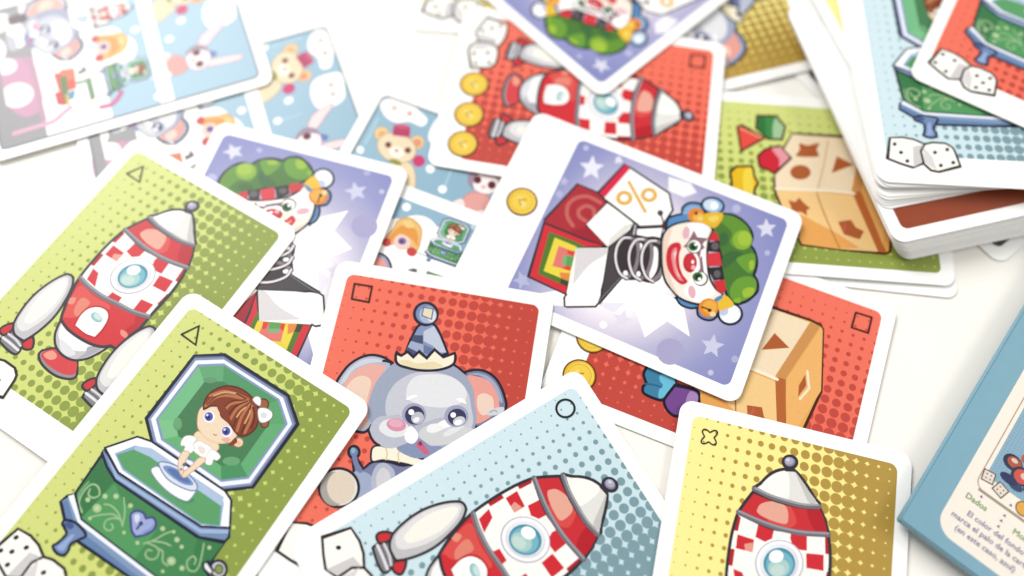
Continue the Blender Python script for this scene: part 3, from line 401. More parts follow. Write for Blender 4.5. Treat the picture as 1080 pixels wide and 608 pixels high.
rim|f|a9c0e6|-2031,-301 -1365,-572 1302,-477 1897,-123 1945,-201 1341,-560 -1376,-649|A|0|
rim|f|f4f6fd|-2137,-209 -1614,454 -1215,555 1220,578 1503,476 1899,-69 1258,-424 -1407,-507|A|0.4|23263a
rim|f|9ab8de|-1824,-187 -1503,256 -1081,401 1238,423 1384,320 1681,-176 1208,-401 -1369,-405|A|0|
rim|f|62a86e|-1757,-189 -1458,168 -993,226 1367,227 1639,-162 1196,-368 -1363,-358|A|0|
rim|f|b9cfec|-1499,250 -1097,420 1287,439 1387,240 -993,226 -1461,152|A|0|
platform|f|4f9660|-635,-111 -270,-166 152,-229 541,-196 708,-24 529,3 -64,-38||0|
platform|f|f4f4f8|-712,-41 -712,100 -547,155 -168,84 238,101 591,190 597,-47 508,-157 131,-205 -325,-163|5|0.25|8f9ac0
platform|f|dfe5f4|-671,206 -584,321 -240,416 134,411 468,337 581,220 439,110 79,40 -293,44||0.3|6f83b4
platform|f|7f9ad0|-530,227 -373,324 9,371 337,325 417,249 199,147 -154,129 -421,162||0|
platform|f|5f7cb8|-395,225 -256,311 73,326 328,273 160,193 -138,172||0|
lower_rail|f|8aa3c6|-2170,-1819 -2117,-1635 -2006,-1511 -1427,-1892 1018,-1940 2286,-1909 2341,-2151 633,-2267 -1097,-2316 -1612,-2207|A|0.6|23263a
lower_rail|f|6c8bb8|-2113,-1811 -2060,-1696 -1409,-2083 530,-2151 2285,-2085 549,-2242 -1108,-2270 -1587,-2165|A|0|
lower_rail|f|eef3fc|-2097,-1622 -2006,-1511 -1427,-1892 1018,-1940 2286,-1909 2289,-1983 1029,-2023 -1422,-1983|A|0|
lower_rail|f|7892bd|-1577,-2723 -1529,-2605 -1490,-2337 -1636,-2249 -1755,-2197 -1729,-2082 -1426,-2008 -1056,-2092 -1129,-2270 -1226,-2449 -1168,-2624 -1222,-2762 -1402,-2795||0.5|23263a
lower_rail|f|9fb6e4|-1467,-2699 -1425,-2519 -1376,-2289 -1295,-2262 -1298,-2485 -1281,-2672||0|
lower_rail|f|4a5f98|-1713,-2185 -1629,-2075 -1454,-2092 -1502,-2211||0|
lower_rail|f|7892bd|2151,-2067 2292,-1880 2681,-1991 2766,-2481 2553,-2612 2281,-2361||0.5|23263a
heart_lock|f|a9b4e6|-317,-1265 -440,-1115 -363,-977 -193,-931 -45,-998 78,-895 231,-945 297,-1110 198,-1305 27,-1477 -145,-1419|4,9|0.45|4a5488
heart_lock|f|dde2fa|-299,-1155 -339,-1080 -262,-1019 -181,-1082 -171,-1211||0|
heart_lock|f|8f9cd8|100,-1312 192,-1121 213,-996 251,-1130 138,-1356||0|
heart_lock|f|3d4a7c|-28,-1132 -17,-1149 -15,-1168 -22,-1186 -36,-1199 -55,-1207 -77,-1207 -99,-1199 -116,-1186 -126,-1168 -128,-1149 -122,-1131 -108,-1118 -88,-1111 -66,-1111 -45,-1118||0|
heart_lock|l|3d4a7c|-72,-1159 -72,-1307|A|0.55|
winding_key|f|d8d8da|2452,-880 2488,-948 2492,-1022 2464,-1091 2408,-1143 2332,-1172 2248,-1173 2169,-1145 2106,-1093 2070,-1024 2065,-950 2093,-881 2149,-828 2225,-799 2310,-799 2389,-827||0.5|23263a
winding_key|f|8fa05a|2378,-925 2399,-962 2403,-1001 2390,-1037 2362,-1064 2324,-1078 2281,-1076 2239,-1060 2206,-1031 2185,-994 2181,-955 2194,-919 2222,-892 2260,-878 2303,-879 2345,-896||0.3|23263a
winding_key|f|ececee|1869,-1079 1938,-980 2203,-1089 2179,-1211 1969,-1169|A|0.4|23263a
doll|f|fde6c8|-349,1187 -336,1414 163,1455 400,1326 244,1048 -54,949||0.2|d8a888
doll|f|fde6c8|836,1788 855,1749 855,1705 836,1663 800,1631 753,1612 702,1610 654,1624 618,1654 599,1694 599,1738 618,1779 654,1812 702,1831 753,1833 800,1818||0.2|c98a68
doll|f|f6c8a8|801,1747 810,1727 810,1705 800,1684 781,1667 757,1658 731,1656 707,1663 688,1678 679,1698 679,1720 689,1741 708,1758 732,1768 759,1769 783,1762||0|
doll|f|fde6c8|-500,1533 -676,1795 -664,2002 -397,2267 202,2189 528,1948 592,1706 464,1539 189,1422 -88,1372 -329,1418||0.2|c98a68
doll|f|fbd9b4|-390,1479 -84,1399 181,1432 459,1545 369,1461 137,1357 -185,1361||0|
doll|f|fdfbf6|-250,1069 -170,1215 41,1249 260,1240 340,1059 215,943 -10,928 -184,965||0.2|e0cfc4
doll|f|fdfcf8|-568,1003 -549,1126 -414,1220 -255,1221 -250,1069 -135,995 -168,831 -322,794 -391,919 -495,879||0.2|d8ccc6
doll|f|fdfcf8|233,1208 407,1234 565,1189 545,1066 462,1039 496,908 371,850 253,948 244,1048||0.2|d8ccc6
doll|f|f3e2de|-117,1088 36,1159 163,1069 77,982||0|
doll|f|fde6c8|-335,809 -173,838 -125,605 -35,424 95,363 80,274 -119,348 -278,510 -349,681||0.2|d8a888
doll|f|fde6c8|110,879 298,938 259,700 182,478 139,311 44,280 8,404 78,602||0.2|d8a888
doll|f|5b6a9c|-56,567 -48,552 -48,535 -55,519 -69,507 -87,500 -107,499 -125,504 -139,515 -147,531 -148,547 -140,563 -127,575 -109,583 -89,584 -70,578||0|
doll|f|8b94b8|-53,745 -46,732 -46,719 -52,706 -64,695 -79,689 -95,688 -110,693 -122,702 -129,714 -129,728 -123,741 -111,752 -96,758 -79,759 -64,754||0|
doll|f|7f8ab4|-64,420 -58,409 -57,398 -62,387 -71,378 -83,374 -97,373 -109,378 -119,386 -125,397 -126,408 -122,419 -113,428 -101,433 -87,433 -74,428||0|
doll|f|fafafe|-224,1926 -197,1875 -192,1820 -211,1769 -252,1731 -306,1711 -368,1711 -426,1733 -473,1772 -501,1823 -506,1878 -487,1929 -446,1967 -391,1987 -330,1987 -271,1965||0|
doll|f|5b62b8|-269,1908 -246,1867 -242,1823 -256,1784 -286,1754 -329,1738 -377,1740 -423,1758 -461,1789 -484,1830 -488,1874 -474,1914 -444,1944 -401,1959 -353,1958 -306,1940||0|
doll|f|2b2c66|-322,1855 -310,1834 -307,1812 -313,1792 -328,1778 -348,1771 -372,1772 -395,1782 -414,1798 -426,1819 -430,1841 -423,1861 -409,1876 -388,1883 -364,1882 -341,1872||0|
doll|f|dfe4ff|-399,1877 -393,1866 -392,1853 -397,1842 -406,1833 -418,1829 -432,1829 -445,1833 -456,1842 -462,1853 -463,1866 -458,1877 -449,1886 -437,1891 -423,1891 -410,1886||0|
doll|f|fafafe|410,1866 435,1818 438,1766 419,1718 380,1681 327,1661 269,1661 214,1681 170,1717 145,1765 142,1817 161,1865 200,1902 253,1922 312,1922 367,1902||0|
doll|f|5b62b8|366,1848 387,1809 390,1766 376,1728 345,1698 303,1683 256,1683 211,1700 176,1730 154,1770 151,1812 166,1851 197,1880 239,1896 286,1895 331,1878||0|
doll|f|2b2c66|320,1800 331,1781 333,1760 326,1741 311,1726 291,1719 268,1720 246,1728 228,1743 218,1763 216,1784 223,1803 237,1817 258,1825 281,1824 303,1815||0|
doll|f|dfe4ff|237,1817 243,1806 244,1794 239,1782 230,1774 218,1769 204,1769 191,1774 181,1782 175,1794 174,1806 179,1817 188,1826 200,1831 214,1831 227,1826||0|
doll|f|f6b8b0|290,1558 404,1677 514,1672 453,1552||0|
doll|l|c0665c|36,1556 93,1552 123,1581||0.25|
doll|f|a8603c|773,2941 799,2892 803,2840 786,2792 749,2756 698,2738 642,2740 588,2761 545,2800 519,2849 514,2902 532,2950 569,2986 619,3004 676,3002 730,2980||0.3|5a2016
doll|f|a8603c|1091,2542 1112,2502 1116,2459 1101,2421 1072,2392 1031,2377 985,2379 942,2397 907,2428 886,2468 882,2510 896,2549 926,2578 967,2592 1013,2591 1056,2573||0.3|5a2016
doll|f|8c4029|-616,1932 -744,2163 -733,2413 -600,2647 -401,2801 -117,2885 215,2873 505,2776 737,2570 876,2286 822,2023 672,1881 463,1898 214,1990 -96,2030 -280,2190 -480,2106 -552,1997||0.35|5a2016
doll|l|c07a4e|-628,2024 -551,2323 -306,2551 192,2733||0.75|
doll|l|c07a4e|-700,2307 -451,2597 -19,2728 228,2755||0.75|
doll|l|c07a4e|-101,2101 -84,2411 219,2699||0.75|
doll|l|c07a4e|175,2025 139,2399 268,2704||0.75|
doll|l|c07a4e|511,1938 379,2299 344,2676||0.75|
doll|l|c07a4e|713,2014 619,2398 425,2676||0.75|
doll|l|672616|-620,2079 -521,2418 -203,2690 179,2750||0.35|
doll|l|672616|-190,2145 -125,2461 162,2704||0.35|
doll|l|672616|51,2046 63,2427 248,2717||0.35|
doll|l|672616|357,1965 259,2349 305,2692||0.35|
doll|l|672616|651,1927 530,2343 386,2677||0.35|
doll|l|672616|776,2200 671,2479 469,2653||0.35|
doll|l|e0a878|-610,2362 -432,2574 -167,2712||0.5|
doll|l|e0a878|273,2233 268,2404 309,2554||0.5|
doll|l|e0a878|556,2211 513,2431 469,2553||0.5|
doll|f|8c4029|557,1553 580,1786 694,1710 619,1543||0|
doll|f|8c4029|-406,2212 -200,2289 184,2079 184,1981 -109,2046||0|
doll|f|fdfdfb|341,2815 361,2938 493,2959 609,2799 511,2769||0.25|a8a09c
doll|f|fdfdfb|626,2690 765,2816 983,2822 1074,2679 973,2484 828,2468||0.25|a8a09c
doll|f|dfe2e6|929,2689 943,2659 943,2627 929,2597 903,2573 869,2560 832,2559 798,2570 772,2592 758,2621 758,2653 772,2683 798,2707 832,2720 869,2722 903,2710||0|""",
'blocks': """cube|f|f6b45f|-1703,-92 -1771,2116 -1733,2426 -1635,2500 167,2883 1736,2622 2186,2540 2261,2380 2239,1063 2168,-100 990,-597 515,-769 128,-773 -210,-738 -1151,-405|A|0.6|4a2410
cube|f|ffe9c6|-1691,-93 -1697,2110 180,1597 253,1665 255,473 337,-748 -153,-741 -1122,-397|A|0|
cube|f|ffd592|376,-750 327,467 376,1653 2216,2173 2221,970 2146,-84 988,-573|A|0|
cube|f|f3ae5c|988,-573 1228,106 1710,1018 2140,1639 2221,970 2146,-84|A|0|
cube|f|d99a58|-1708,2112 -1700,2420 199,1874 219,1585|A|0|
cube|f|c06a34|228,1587 196,1882 840,2047 2230,2440 2220,2182|A|0|
cube|f|fabd70|-1688,2441 -1612,2506 147,2874 1974,2350 199,1897|A|0|
cube|f|b8602f|-1381,109 -1321,354 -1435,723 -1183,632 -969,683 -901,371 -906,-35 -1136,91||0|
cube|f|b8602f|-350,376 -249,343 -158,267 -93,159 -63,35 -72,-86 -120,-186 -198,-249 -295,-266 -397,-235 -488,-159 -554,-51 -585,74 -575,196 -527,296 -448,359||0|
cube|f|b8602f|-1006,1247 -735,1751 -379,1032|A|0|
cube|f|b8602f|575,-52 744,71 918,264 993,148 1182,143 1061,-26 1100,-292 940,-319 691,-393 739,-184|A|0|
cube|f|b8602f|1308,1070 1210,1472 1451,1591 1564,1827 1851,1669 1721,1207|A|0|
cube|f|d0604a|1293,1249 1366,1337 1666,1236 1538,1177|A|0|
cube|l|d9a868|-1579,1035 -567,787 267,531||0.3|
cube|l|fff4dc|319,-737 299,-114 272,472 261,1056 287,1662||0.9|
cube|l|c07a3c|363,503 994,652 1722,874 2179,1031||0.4|
cube|f|b8602f|-142,2354 234,2266 548,2322 156,2459|A|0|
cube|l|fff0cc|-261,2384 205,2552 589,2386|A|0.7|
gem|f|3f8f4a|-2289,-1189 -2344,-568 -1979,-309 -1461,-444 -1446,-885 -1825,-1244|A|0.55|4a2410
gem|f|a9cfa0|-2281,-608 -1965,-340 -1505,-471 -1500,-732 -1943,-714|A|0|
gem|f|2f7a3c|-2230,-1182 -2281,-936 -1512,-931 -1810,-1215|A|0|
gem|f|ef5244|-1831,-1846 -1896,-1713 -1477,-993 -929,-1757|A|0.55|4a2410
gem|f|fb9a78|-1838,-1775 -1482,-1002 -1447,-1134 -1734,-1745|A|0|
gem|f|d92438|-790,-1245 -1058,-1007 -1232,-539 -822,-210 -227,-732 -422,-1216|A|0.55|4a2410
gem|f|f0a0a8|-1104,-806 -1199,-511 -819,-244 -437,-591 -734,-571|A|0|
gem|f|f2c41e|-146,-2135 -361,-1931 -420,-1437 -42,-1383 172,-1282 404,-1406 681,-1445 959,-1508 999,-1990 741,-2147 242,-2103|0,1,2,3,4,5,7,8|0.55|4a2410
gem|f|fbdf4a|-240,-1691 -316,-1467 74,-1438 631,-1491 757,-1690 213,-1761||0|
second_gem|f|3f86ac|1320,-1821 1227,-1675 1219,-1054 1427,-943 1674,-935 1909,-1043 2067,-1175 2066,-1632 1904,-1740 1766,-1685 1546,-1835|0,2,9|0.6|1c1a2a
second_gem|f|6fc6e4|1374,-1388 1301,-1051 1652,-905 1891,-1072 2032,-1232 1813,-1302 1644,-1242 1549,-1364||0|
second_gem|l|2c6a8c|1790,-1722 1730,-1512 1712,-1266||0.5|
second_gem|f|d04a44|1263,-1017 1300,-570 1458,-545 1461,-910|A|0.5|1c1a2a
second_gem|f|7a4c96|1917,-1064 1521,-937 1436,-347 1591,-223 1885,-188 2314,-599 2270,-907 2077,-1072|1|0.6|1c1a2a
second_gem|f|b08cc4|1535,-499 1512,-323 1619,-232 1923,-222 2067,-404 1831,-522||0|""",
'dice34': """dice|f|fbf8f1|-2602,-2869 -2217,-2829 -1897,-2883 -1589,-3029 -1571,-3272 -1739,-3686 -2065,-3849 -2397,-3740 -2772,-3586|A|0.5|332a24
dice|f|dcd8d8|-1957,-3132 -1616,-3056 -1735,-3660 -2041,-3838|A|0|
dice|f|fbf8f1|-1589,-3029 -1344,-2958 -966,-2965 -781,-3089 -727,-3222 -646,-3727 -1317,-3955 -1541,-3914 -1722,-3701 -1741,-3282|A|0.5|332a24
dice|f|e3dfdf|-1650,-3114 -1427,-3481 -1360,-3929 -1687,-3657|A|0|
dice|f|2b2426|-2431,-3079 -2439,-3103 -2455,-3124 -2476,-3139 -2500,-3145 -2522,-3142 -2539,-3129 -2549,-3110 -2550,-3086 -2543,-3062 -2527,-3040 -2505,-3026 -2482,-3020 -2460,-3023 -2442,-3035 -2432,-3055||0|
dice|f|2b2426|-2283,-3357 -2291,-3381 -2306,-3402 -2328,-3416 -2351,-3422 -2373,-3419 -2390,-3407 -2400,-3387 -2402,-3364 -2394,-3340 -2378,-3319 -2357,-3304 -2333,-3298 -2311,-3301 -2294,-3314 -2284,-3333||0|
dice|f|2b2426|-2137,-3638 -2145,-3662 -2160,-3683 -2181,-3697 -2205,-3703 -2227,-3700 -2244,-3688 -2254,-3669 -2255,-3645 -2247,-3622 -2231,-3601 -2210,-3586 -2187,-3580 -2165,-3584 -2147,-3596 -2138,-3615||0|
dice|f|2b2426|-1268,-3297 -1277,-3321 -1293,-3342 -1314,-3356 -1338,-3362 -1360,-3359 -1377,-3347 -1387,-3327 -1388,-3304 -1379,-3280 -1363,-3259 -1342,-3244 -1318,-3238 -1296,-3241 -1279,-3254 -1269,-3273||0|
dice|f|2b2426|-886,-3176 -894,-3201 -911,-3222 -932,-3236 -956,-3242 -978,-3239 -995,-3227 -1005,-3207 -1005,-3183 -997,-3159 -980,-3138 -959,-3123 -935,-3117 -913,-3121 -896,-3133 -886,-3153||0|
dice|f|2b2426|-1166,-3732 -1174,-3756 -1190,-3777 -1212,-3791 -1235,-3797 -1257,-3794 -1274,-3781 -1284,-3762 -1284,-3739 -1276,-3715 -1260,-3695 -1238,-3680 -1215,-3674 -1193,-3678 -1176,-3690 -1167,-3709||0|
dice|f|2b2426|-783,-3614 -792,-3637 -808,-3658 -829,-3673 -853,-3679 -875,-3675 -892,-3663 -901,-3644 -902,-3621 -893,-3597 -877,-3576 -855,-3561 -832,-3555 -810,-3559 -793,-3571 -783,-3590||0|""",
'dice45': """dice|f|fbf8f1|-2602,-2869 -2217,-2829 -1897,-2883 -1589,-3029 -1571,-3272 -1739,-3686 -2065,-3849 -2397,-3740 -2772,-3586|A|0.5|332a24
dice|f|dcd8d8|-1957,-3132 -1616,-3056 -1735,-3660 -2041,-3838|A|0|
dice|f|fbf8f1|-1589,-3029 -1344,-2958 -966,-2965 -781,-3089 -727,-3222 -646,-3727 -1317,-3955 -1541,-3914 -1722,-3701 -1741,-3282|A|0.5|332a24
dice|f|e3dfdf|-1650,-3114 -1427,-3481 -1360,-3929 -1687,-3657|A|0|
dice|f|2b2426|-2435,-3046 -2443,-3071 -2459,-3092 -2480,-3106 -2504,-3112 -2526,-3109 -2543,-3097 -2553,-3077 -2554,-3053 -2546,-3029 -2531,-3008 -2509,-2993 -2486,-2987 -2464,-2990 -2446,-3003 -2436,-3022||0|
dice|f|2b2426|-2046,-3089 -2055,-3113 -2071,-3134 -2092,-3149 -2115,-3155 -2138,-3151 -2155,-3139 -2165,-3119 -2166,-3096 -2158,-3071 -2142,-3050 -2121,-3036 -2097,-3029 -2075,-3033 -2057,-3045 -2047,-3065||0|
dice|f|2b2426|-2538,-3475 -2546,-3499 -2561,-3520 -2583,-3535 -2606,-3541 -2628,-3537 -2645,-3525 -2655,-3506 -2656,-3482 -2649,-3458 -2633,-3437 -2612,-3423 -2589,-3417 -2566,-3420 -2549,-3432 -2539,-3452||0|
dice|f|2b2426|-2155,-3630 -2163,-3654 -2179,-3674 -2200,-3689 -2223,-3695 -2245,-3692 -2262,-3679 -2272,-3660 -2273,-3637 -2265,-3613 -2249,-3592 -2228,-3578 -2205,-3572 -2183,-3575 -2166,-3587 -2156,-3607||0|
dice|f|2b2426|-1268,-3297 -1277,-3321 -1293,-3342 -1314,-3356 -1338,-3362 -1360,-3359 -1377,-3347 -1387,-3327 -1388,-3304 -1379,-3280 -1363,-3259 -1342,-3244 -1318,-3238 -1296,-3241 -1279,-3254 -1269,-3273||0|
dice|f|2b2426|-886,-3176 -894,-3201 -911,-3222 -932,-3236 -956,-3242 -978,-3239 -995,-3227 -1005,-3207 -1005,-3183 -997,-3159 -980,-3138 -959,-3123 -935,-3117 -913,-3121 -896,-3133 -886,-3153||0|
dice|f|2b2426|-1166,-3732 -1174,-3756 -1190,-3777 -1212,-3791 -1235,-3797 -1257,-3794 -1274,-3781 -1284,-3762 -1284,-3739 -1276,-3715 -1260,-3695 -1238,-3680 -1215,-3674 -1193,-3678 -1176,-3690 -1167,-3709||0|
dice|f|2b2426|-783,-3614 -792,-3637 -808,-3658 -829,-3673 -853,-3679 -875,-3675 -892,-3663 -901,-3644 -902,-3621 -893,-3597 -877,-3576 -855,-3561 -832,-3555 -810,-3559 -793,-3571 -783,-3590||0|
dice|f|2b2426|-1028,-3454 -1036,-3478 -1052,-3499 -1074,-3513 -1097,-3519 -1119,-3516 -1136,-3504 -1146,-3484 -1146,-3461 -1138,-3437 -1122,-3416 -1100,-3402 -1077,-3396 -1055,-3399 -1038,-3411 -1028,-3431||0|""",
'dice11': """dice|f|fbf8f1|-2602,-2869 -2217,-2829 -1897,-2883 -1589,-3029 -1571,-3272 -1739,-3686 -2065,-3849 -2397,-3740 -2772,-3586|A|0.5|332a24
dice|f|dcd8d8|-1957,-3132 -1616,-3056 -1735,-3660 -2041,-3838|A|0|
dice|f|fbf8f1|-1589,-3029 -1344,-2958 -966,-2965 -781,-3089 -727,-3222 -646,-3727 -1317,-3955 -1541,-3914 -1722,-3701 -1741,-3282|A|0.5|332a24
dice|f|e3dfdf|-1650,-3114 -1427,-3481 -1360,-3929 -1687,-3657|A|0|
dice|f|2b2426|-2281,-3347 -2289,-3371 -2305,-3392 -2326,-3406 -2350,-3412 -2372,-3409 -2389,-3397 -2399,-3377 -2400,-3354 -2392,-3330 -2376,-3309 -2355,-3294 -2332,-3288 -2310,-3291 -2292,-3304 -2282,-3323||0|
dice|f|2b2426|-1036,-3451 -1044,-3475 -1060,-3496 -1082,-3511 -1105,-3517 -1127,-3513 -1144,-3501 -1154,-3482 -1154,-3458 -1146,-3434 -1130,-3413 -1108,-3399 -1085,-3393 -1063,-3396 -1046,-3408 -1036,-3428||0|""",
'dice53': """dice|f|fbf8f1|-2602,-2869 -2217,-2829 -1897,-2883 -1589,-3029 -1571,-3272 -1739,-3686 -2065,-3849 -2397,-3740 -2772,-3586|A|0.5|332a24
dice|f|dcd8d8|-1957,-3132 -1616,-3056 -1735,-3660 -2041,-3838|A|0|
dice|f|fbf8f1|-1589,-3029 -1344,-2958 -966,-2965 -781,-3089 -727,-3222 -646,-3727 -1317,-3955 -1541,-3914 -1722,-3701 -1741,-3282|A|0.5|332a24
dice|f|e3dfdf|-1650,-3114 -1427,-3481 -1360,-3929 -1687,-3657|A|0|
dice|f|2b2426|-2435,-3046 -2443,-3071 -2459,-3092 -2480,-3106 -2504,-3112 -2526,-3109 -2543,-3097 -2553,-3077 -2554,-3053 -2546,-3029 -2531,-3008 -2509,-2993 -2486,-2987 -2464,-2990 -2446,-3003 -2436,-3022||0|
dice|f|2b2426|-2046,-3089 -2055,-3113 -2071,-3134 -2092,-3149 -2115,-3155 -2138,-3151 -2155,-3139 -2165,-3119 -2166,-3096 -2158,-3071 -2142,-3050 -2121,-3036 -2097,-3029 -2075,-3033 -2057,-3045 -2047,-3065||0|
dice|f|2b2426|-2281,-3347 -2289,-3371 -2305,-3392 -2326,-3406 -2350,-3412 -2372,-3409 -2389,-3397 -2399,-3377 -2400,-3354 -2392,-3330 -2376,-3309 -2355,-3294 -2332,-3288 -2310,-3291 -2292,-3304 -2282,-3323||0|
dice|f|2b2426|-2538,-3475 -2546,-3499 -2561,-3520 -2583,-3535 -2606,-3541 -2628,-3537 -2645,-3525 -2655,-3506 -2656,-3482 -2649,-3458 -2633,-3437 -2612,-3423 -2589,-3417 -2566,-3420 -2549,-3432 -2539,-3452||0|
dice|f|2b2426|-2155,-3630 -2163,-3654 -2179,-3674 -2200,-3689 -2223,-3695 -2245,-3692 -2262,-3679 -2272,-3660 -2273,-3637 -2265,-3613 -2249,-3592 -2228,-3578 -2205,-3572 -2183,-3575 -2166,-3587 -2156,-3607||0|
dice|f|2b2426|-1268,-3297 -1277,-3321 -1293,-3342 -1314,-3356 -1338,-3362 -1360,-3359 -1377,-3347 -1387,-3327 -1388,-3304 -1379,-3280 -1363,-3259 -1342,-3244 -1318,-3238 -1296,-3241 -1279,-3254 -1269,-3273||0|
dice|f|2b2426|-1028,-3454 -1036,-3478 -1052,-3499 -1074,-3513 -1097,-3519 -1119,-3516 -1136,-3504 -1146,-3484 -1146,-3461 -1138,-3437 -1122,-3416 -1100,-3402 -1077,-3396 -1055,-3399 -1038,-3411 -1028,-3431||0|
dice|f|2b2426|-783,-3614 -792,-3637 -808,-3658 -829,-3673 -853,-3679 -875,-3675 -892,-3663 -901,-3644 -902,-3621 -893,-3597 -877,-3576 -855,-3561 -832,-3555 -810,-3559 -793,-3571 -783,-3590||0|""",
'triangle': """symbol|l|23201a|-2467,3225 -2217,3670 -1941,3199 -2467,3225|A|0.5|""",
'square': """symbol|l|3a1214|-2520,3729 -2014,3732 -2000,3256 -2493,3269 -2520,3729|A|0.5|""",
'circle': """symbol|f|none|-2235,3679 -2167,3612 -2130,3524 -2127,3427 -2161,3337 -2224,3266 -2309,3225 -2402,3222 -2489,3255 -2557,3321 -2596,3410 -2598,3507 -2565,3598 -2501,3670 -2415,3710 -2322,3713||0.42|1c2226""",
'clover': """symbol|f|none|-2132,3526 -2116,3499 -2083,3458 -2063,3403 -2078,3352 -2127,3330 -2185,3341 -2231,3366 -2260,3378 -2289,3359 -2333,3322 -2391,3296 -2440,3306 -2458,3352 -2440,3413 -2409,3462 -2394,3493 -2410,3520 -2444,3561 -2465,3617 -2449,3668 -2400,3691 -2342,3680 -2296,3653 -2266,3641 -2237,3661 -2193,3699 -2135,3725 -2085,3714 -2068,3667 -2086,3607 -2118,3557||0.36|2e2408""",
'summary': """clouds|f|fdfbf8|-2736,3643 -2571,3939 -1956,4037 -1442,3867 -1117,3685 -1177,3394 -1613,3400 -1963,3215 -2375,3282||0|
clouds|f|f0c8b8|-2168,3721 -2160,3685 -2167,3649 -2188,3618 -2220,3597 -2259,3588 -2297,3594 -2330,3614 -2352,3644 -2360,3680 -2353,3716 -2332,3747 -2300,3769 -2262,3777 -2223,3771 -2191,3751||0|
clouds|f|e8b8a8|-1647,3717 -1639,3681 -1644,3646 -1662,3616 -1691,3596 -1725,3589 -1761,3597 -1791,3617 -1812,3647 -1821,3683 -1816,3718 -1797,3748 -1769,3768 -1734,3775 -1699,3767 -1669,3747||0|
clouds|f|fdfbf8|-888,3718 -729,3976 -270,3915 231,3747 407,3076 91,2821 -449,2840 -836,3111||0|
clouds|f|f0c8b8|-361,3561 -354,3526 -362,3490 -383,3459 -415,3438 -453,3430 -490,3436 -522,3455 -543,3485 -550,3520 -542,3556 -521,3587 -489,3608 -451,3616 -413,3610 -382,3591||0|
clouds|f|f0c8b8|3,3526 10,3491 2,3455 -20,3424 -52,3403 -89,3395 -126,3401 -158,3420 -179,3450 -186,3485 -178,3521 -156,3552 -124,3573 -86,3581 -49,3575 -18,3556||0|
clouds|l|b4d8e8|-2578,3133 -2536,2584 -2543,2146||0.9|
clouds|l|b9dcea|289,2357 309,1946 327,1541||0.5|
clouds|f|f4fafc|-2472,1930 -2458,1880 -2462,1830 -2484,1789 -2521,1763 -2566,1755 -2613,1767 -2656,1797 -2687,1840 -2701,1890 -2697,1940 -2675,1981 -2638,2007 -2593,2015 -2545,2003 -2503,1973||0|
clouds|f|f4fafc|-197,2154 -182,2096 -189,2038 -216,1991 -259,1960 -311,1951 -365,1965 -413,1999 -446,2050 -461,2108 -454,2166 -427,2214 -384,2245 -332,2254 -278,2240 -230,2205||0|
clouds|f|f4fafc|-1784,1311 -1773,1274 -1777,1238 -1794,1208 -1821,1188 -1854,1183 -1889,1191 -1920,1213 -1943,1245 -1953,1282 -1950,1318 -1933,1348 -1906,1368 -1872,1374 -1837,1365 -1806,1343||0|
clouds|f|f4fafc|429,1642 441,1588 433,1535 405,1491 362,1461 311,1451 258,1463 213,1493 182,1539 170,1592 179,1646 206,1691 250,1720 301,1730 354,1719 399,1688||0|
teddy_bear|f|fbe6c0|-1474,1922 -938,2025 -577,1577 -486,1026 -991,874 -1328,1263||0.25|c9a878
teddy_bear|f|f8d9a4|-2015,2753 -1990,2658 -2000,2565 -2044,2487 -2115,2437 -2203,2421 -2293,2442 -2373,2497 -2430,2578 -2456,2673 -2446,2766 -2402,2845 -2330,2896 -2242,2912 -2151,2890 -2072,2834||0.25|d0a870
teddy_bear|f|f2b878|-2082,2700 -2068,2648 -2075,2597 -2100,2554 -2141,2525 -2190,2516 -2241,2527 -2285,2557 -2317,2601 -2330,2652 -2324,2704 -2298,2747 -2258,2776 -2208,2785 -2158,2774 -2113,2744||0|
teddy_bear|f|f8d9a4|-879,2894 -857,2804 -869,2715 -912,2641 -980,2592 -1063,2577 -1149,2597 -1224,2650 -1276,2727 -1299,2817 -1288,2907 -1245,2981 -1176,3030 -1093,3046 -1007,3025 -932,2972||0.25|d0a870
teddy_bear|f|ef9f78|-942,2843 -929,2787 -937,2731 -964,2685 -1008,2655 -1061,2645 -1115,2657 -1162,2689 -1195,2737 -1209,2793 -1201,2848 -1173,2895 -1129,2925 -1076,2935 -1022,2923 -975,2891||0|
teddy_bear|f|fbe8c4|-955,2403 -973,2209 -1083,2042 -1268,1926 -1499,1878 -1743,1906 -1962,2006 -2125,2163 -2205,2354 -2190,2549 -2080,2720 -1894,2839 -1659,2887 -1412,2857 -1191,2754 -1031,2595||0.25|d0a870
teddy_bear|f|7a3c30|-1774,2419 -1764,2379 -1768,2339 -1788,2306 -1818,2284 -1856,2277 -1895,2286 -1929,2309 -1954,2344 -1964,2384 -1960,2424 -1941,2458 -1910,2480 -1872,2487 -1833,2478 -1798,2454||0|
teddy_bear|f|7a3c30|-1134,2472 -1124,2432 -1129,2392 -1149,2359 -1180,2337 -1218,2330 -1256,2339 -1290,2363 -1314,2397 -1324,2437 -1319,2477 -1300,2511 -1269,2533 -1231,2540 -1192,2531 -1158,2507||0|
teddy_bear|f|fff6e8|-1287,2262 -1290,2190 -1327,2125 -1393,2078 -1476,2055 -1566,2061 -1648,2093 -1710,2148 -1742,2217 -1739,2290 -1702,2355 -1637,2402 -1553,2425 -1463,2419 -1381,2386 -1319,2331||0|
teddy_bear|f|c98a80|-1480,2315 -1475,2294 -1480,2272 -1494,2253 -1514,2240 -1538,2234 -1562,2237 -1583,2249 -1596,2267 -1601,2288 -1596,2310 -1582,2329 -1562,2342 -1538,2348 -1513,2345 -1493,2333||0|
teddy_bear|f|9a9a3c|-1620,1891 -1431,2000 -1183,1923 -1349,1823||0|
teddy_bear|f|c23a68|-2011,3106 -1497,3240 -1365,2876 -1896,2740|A|0|
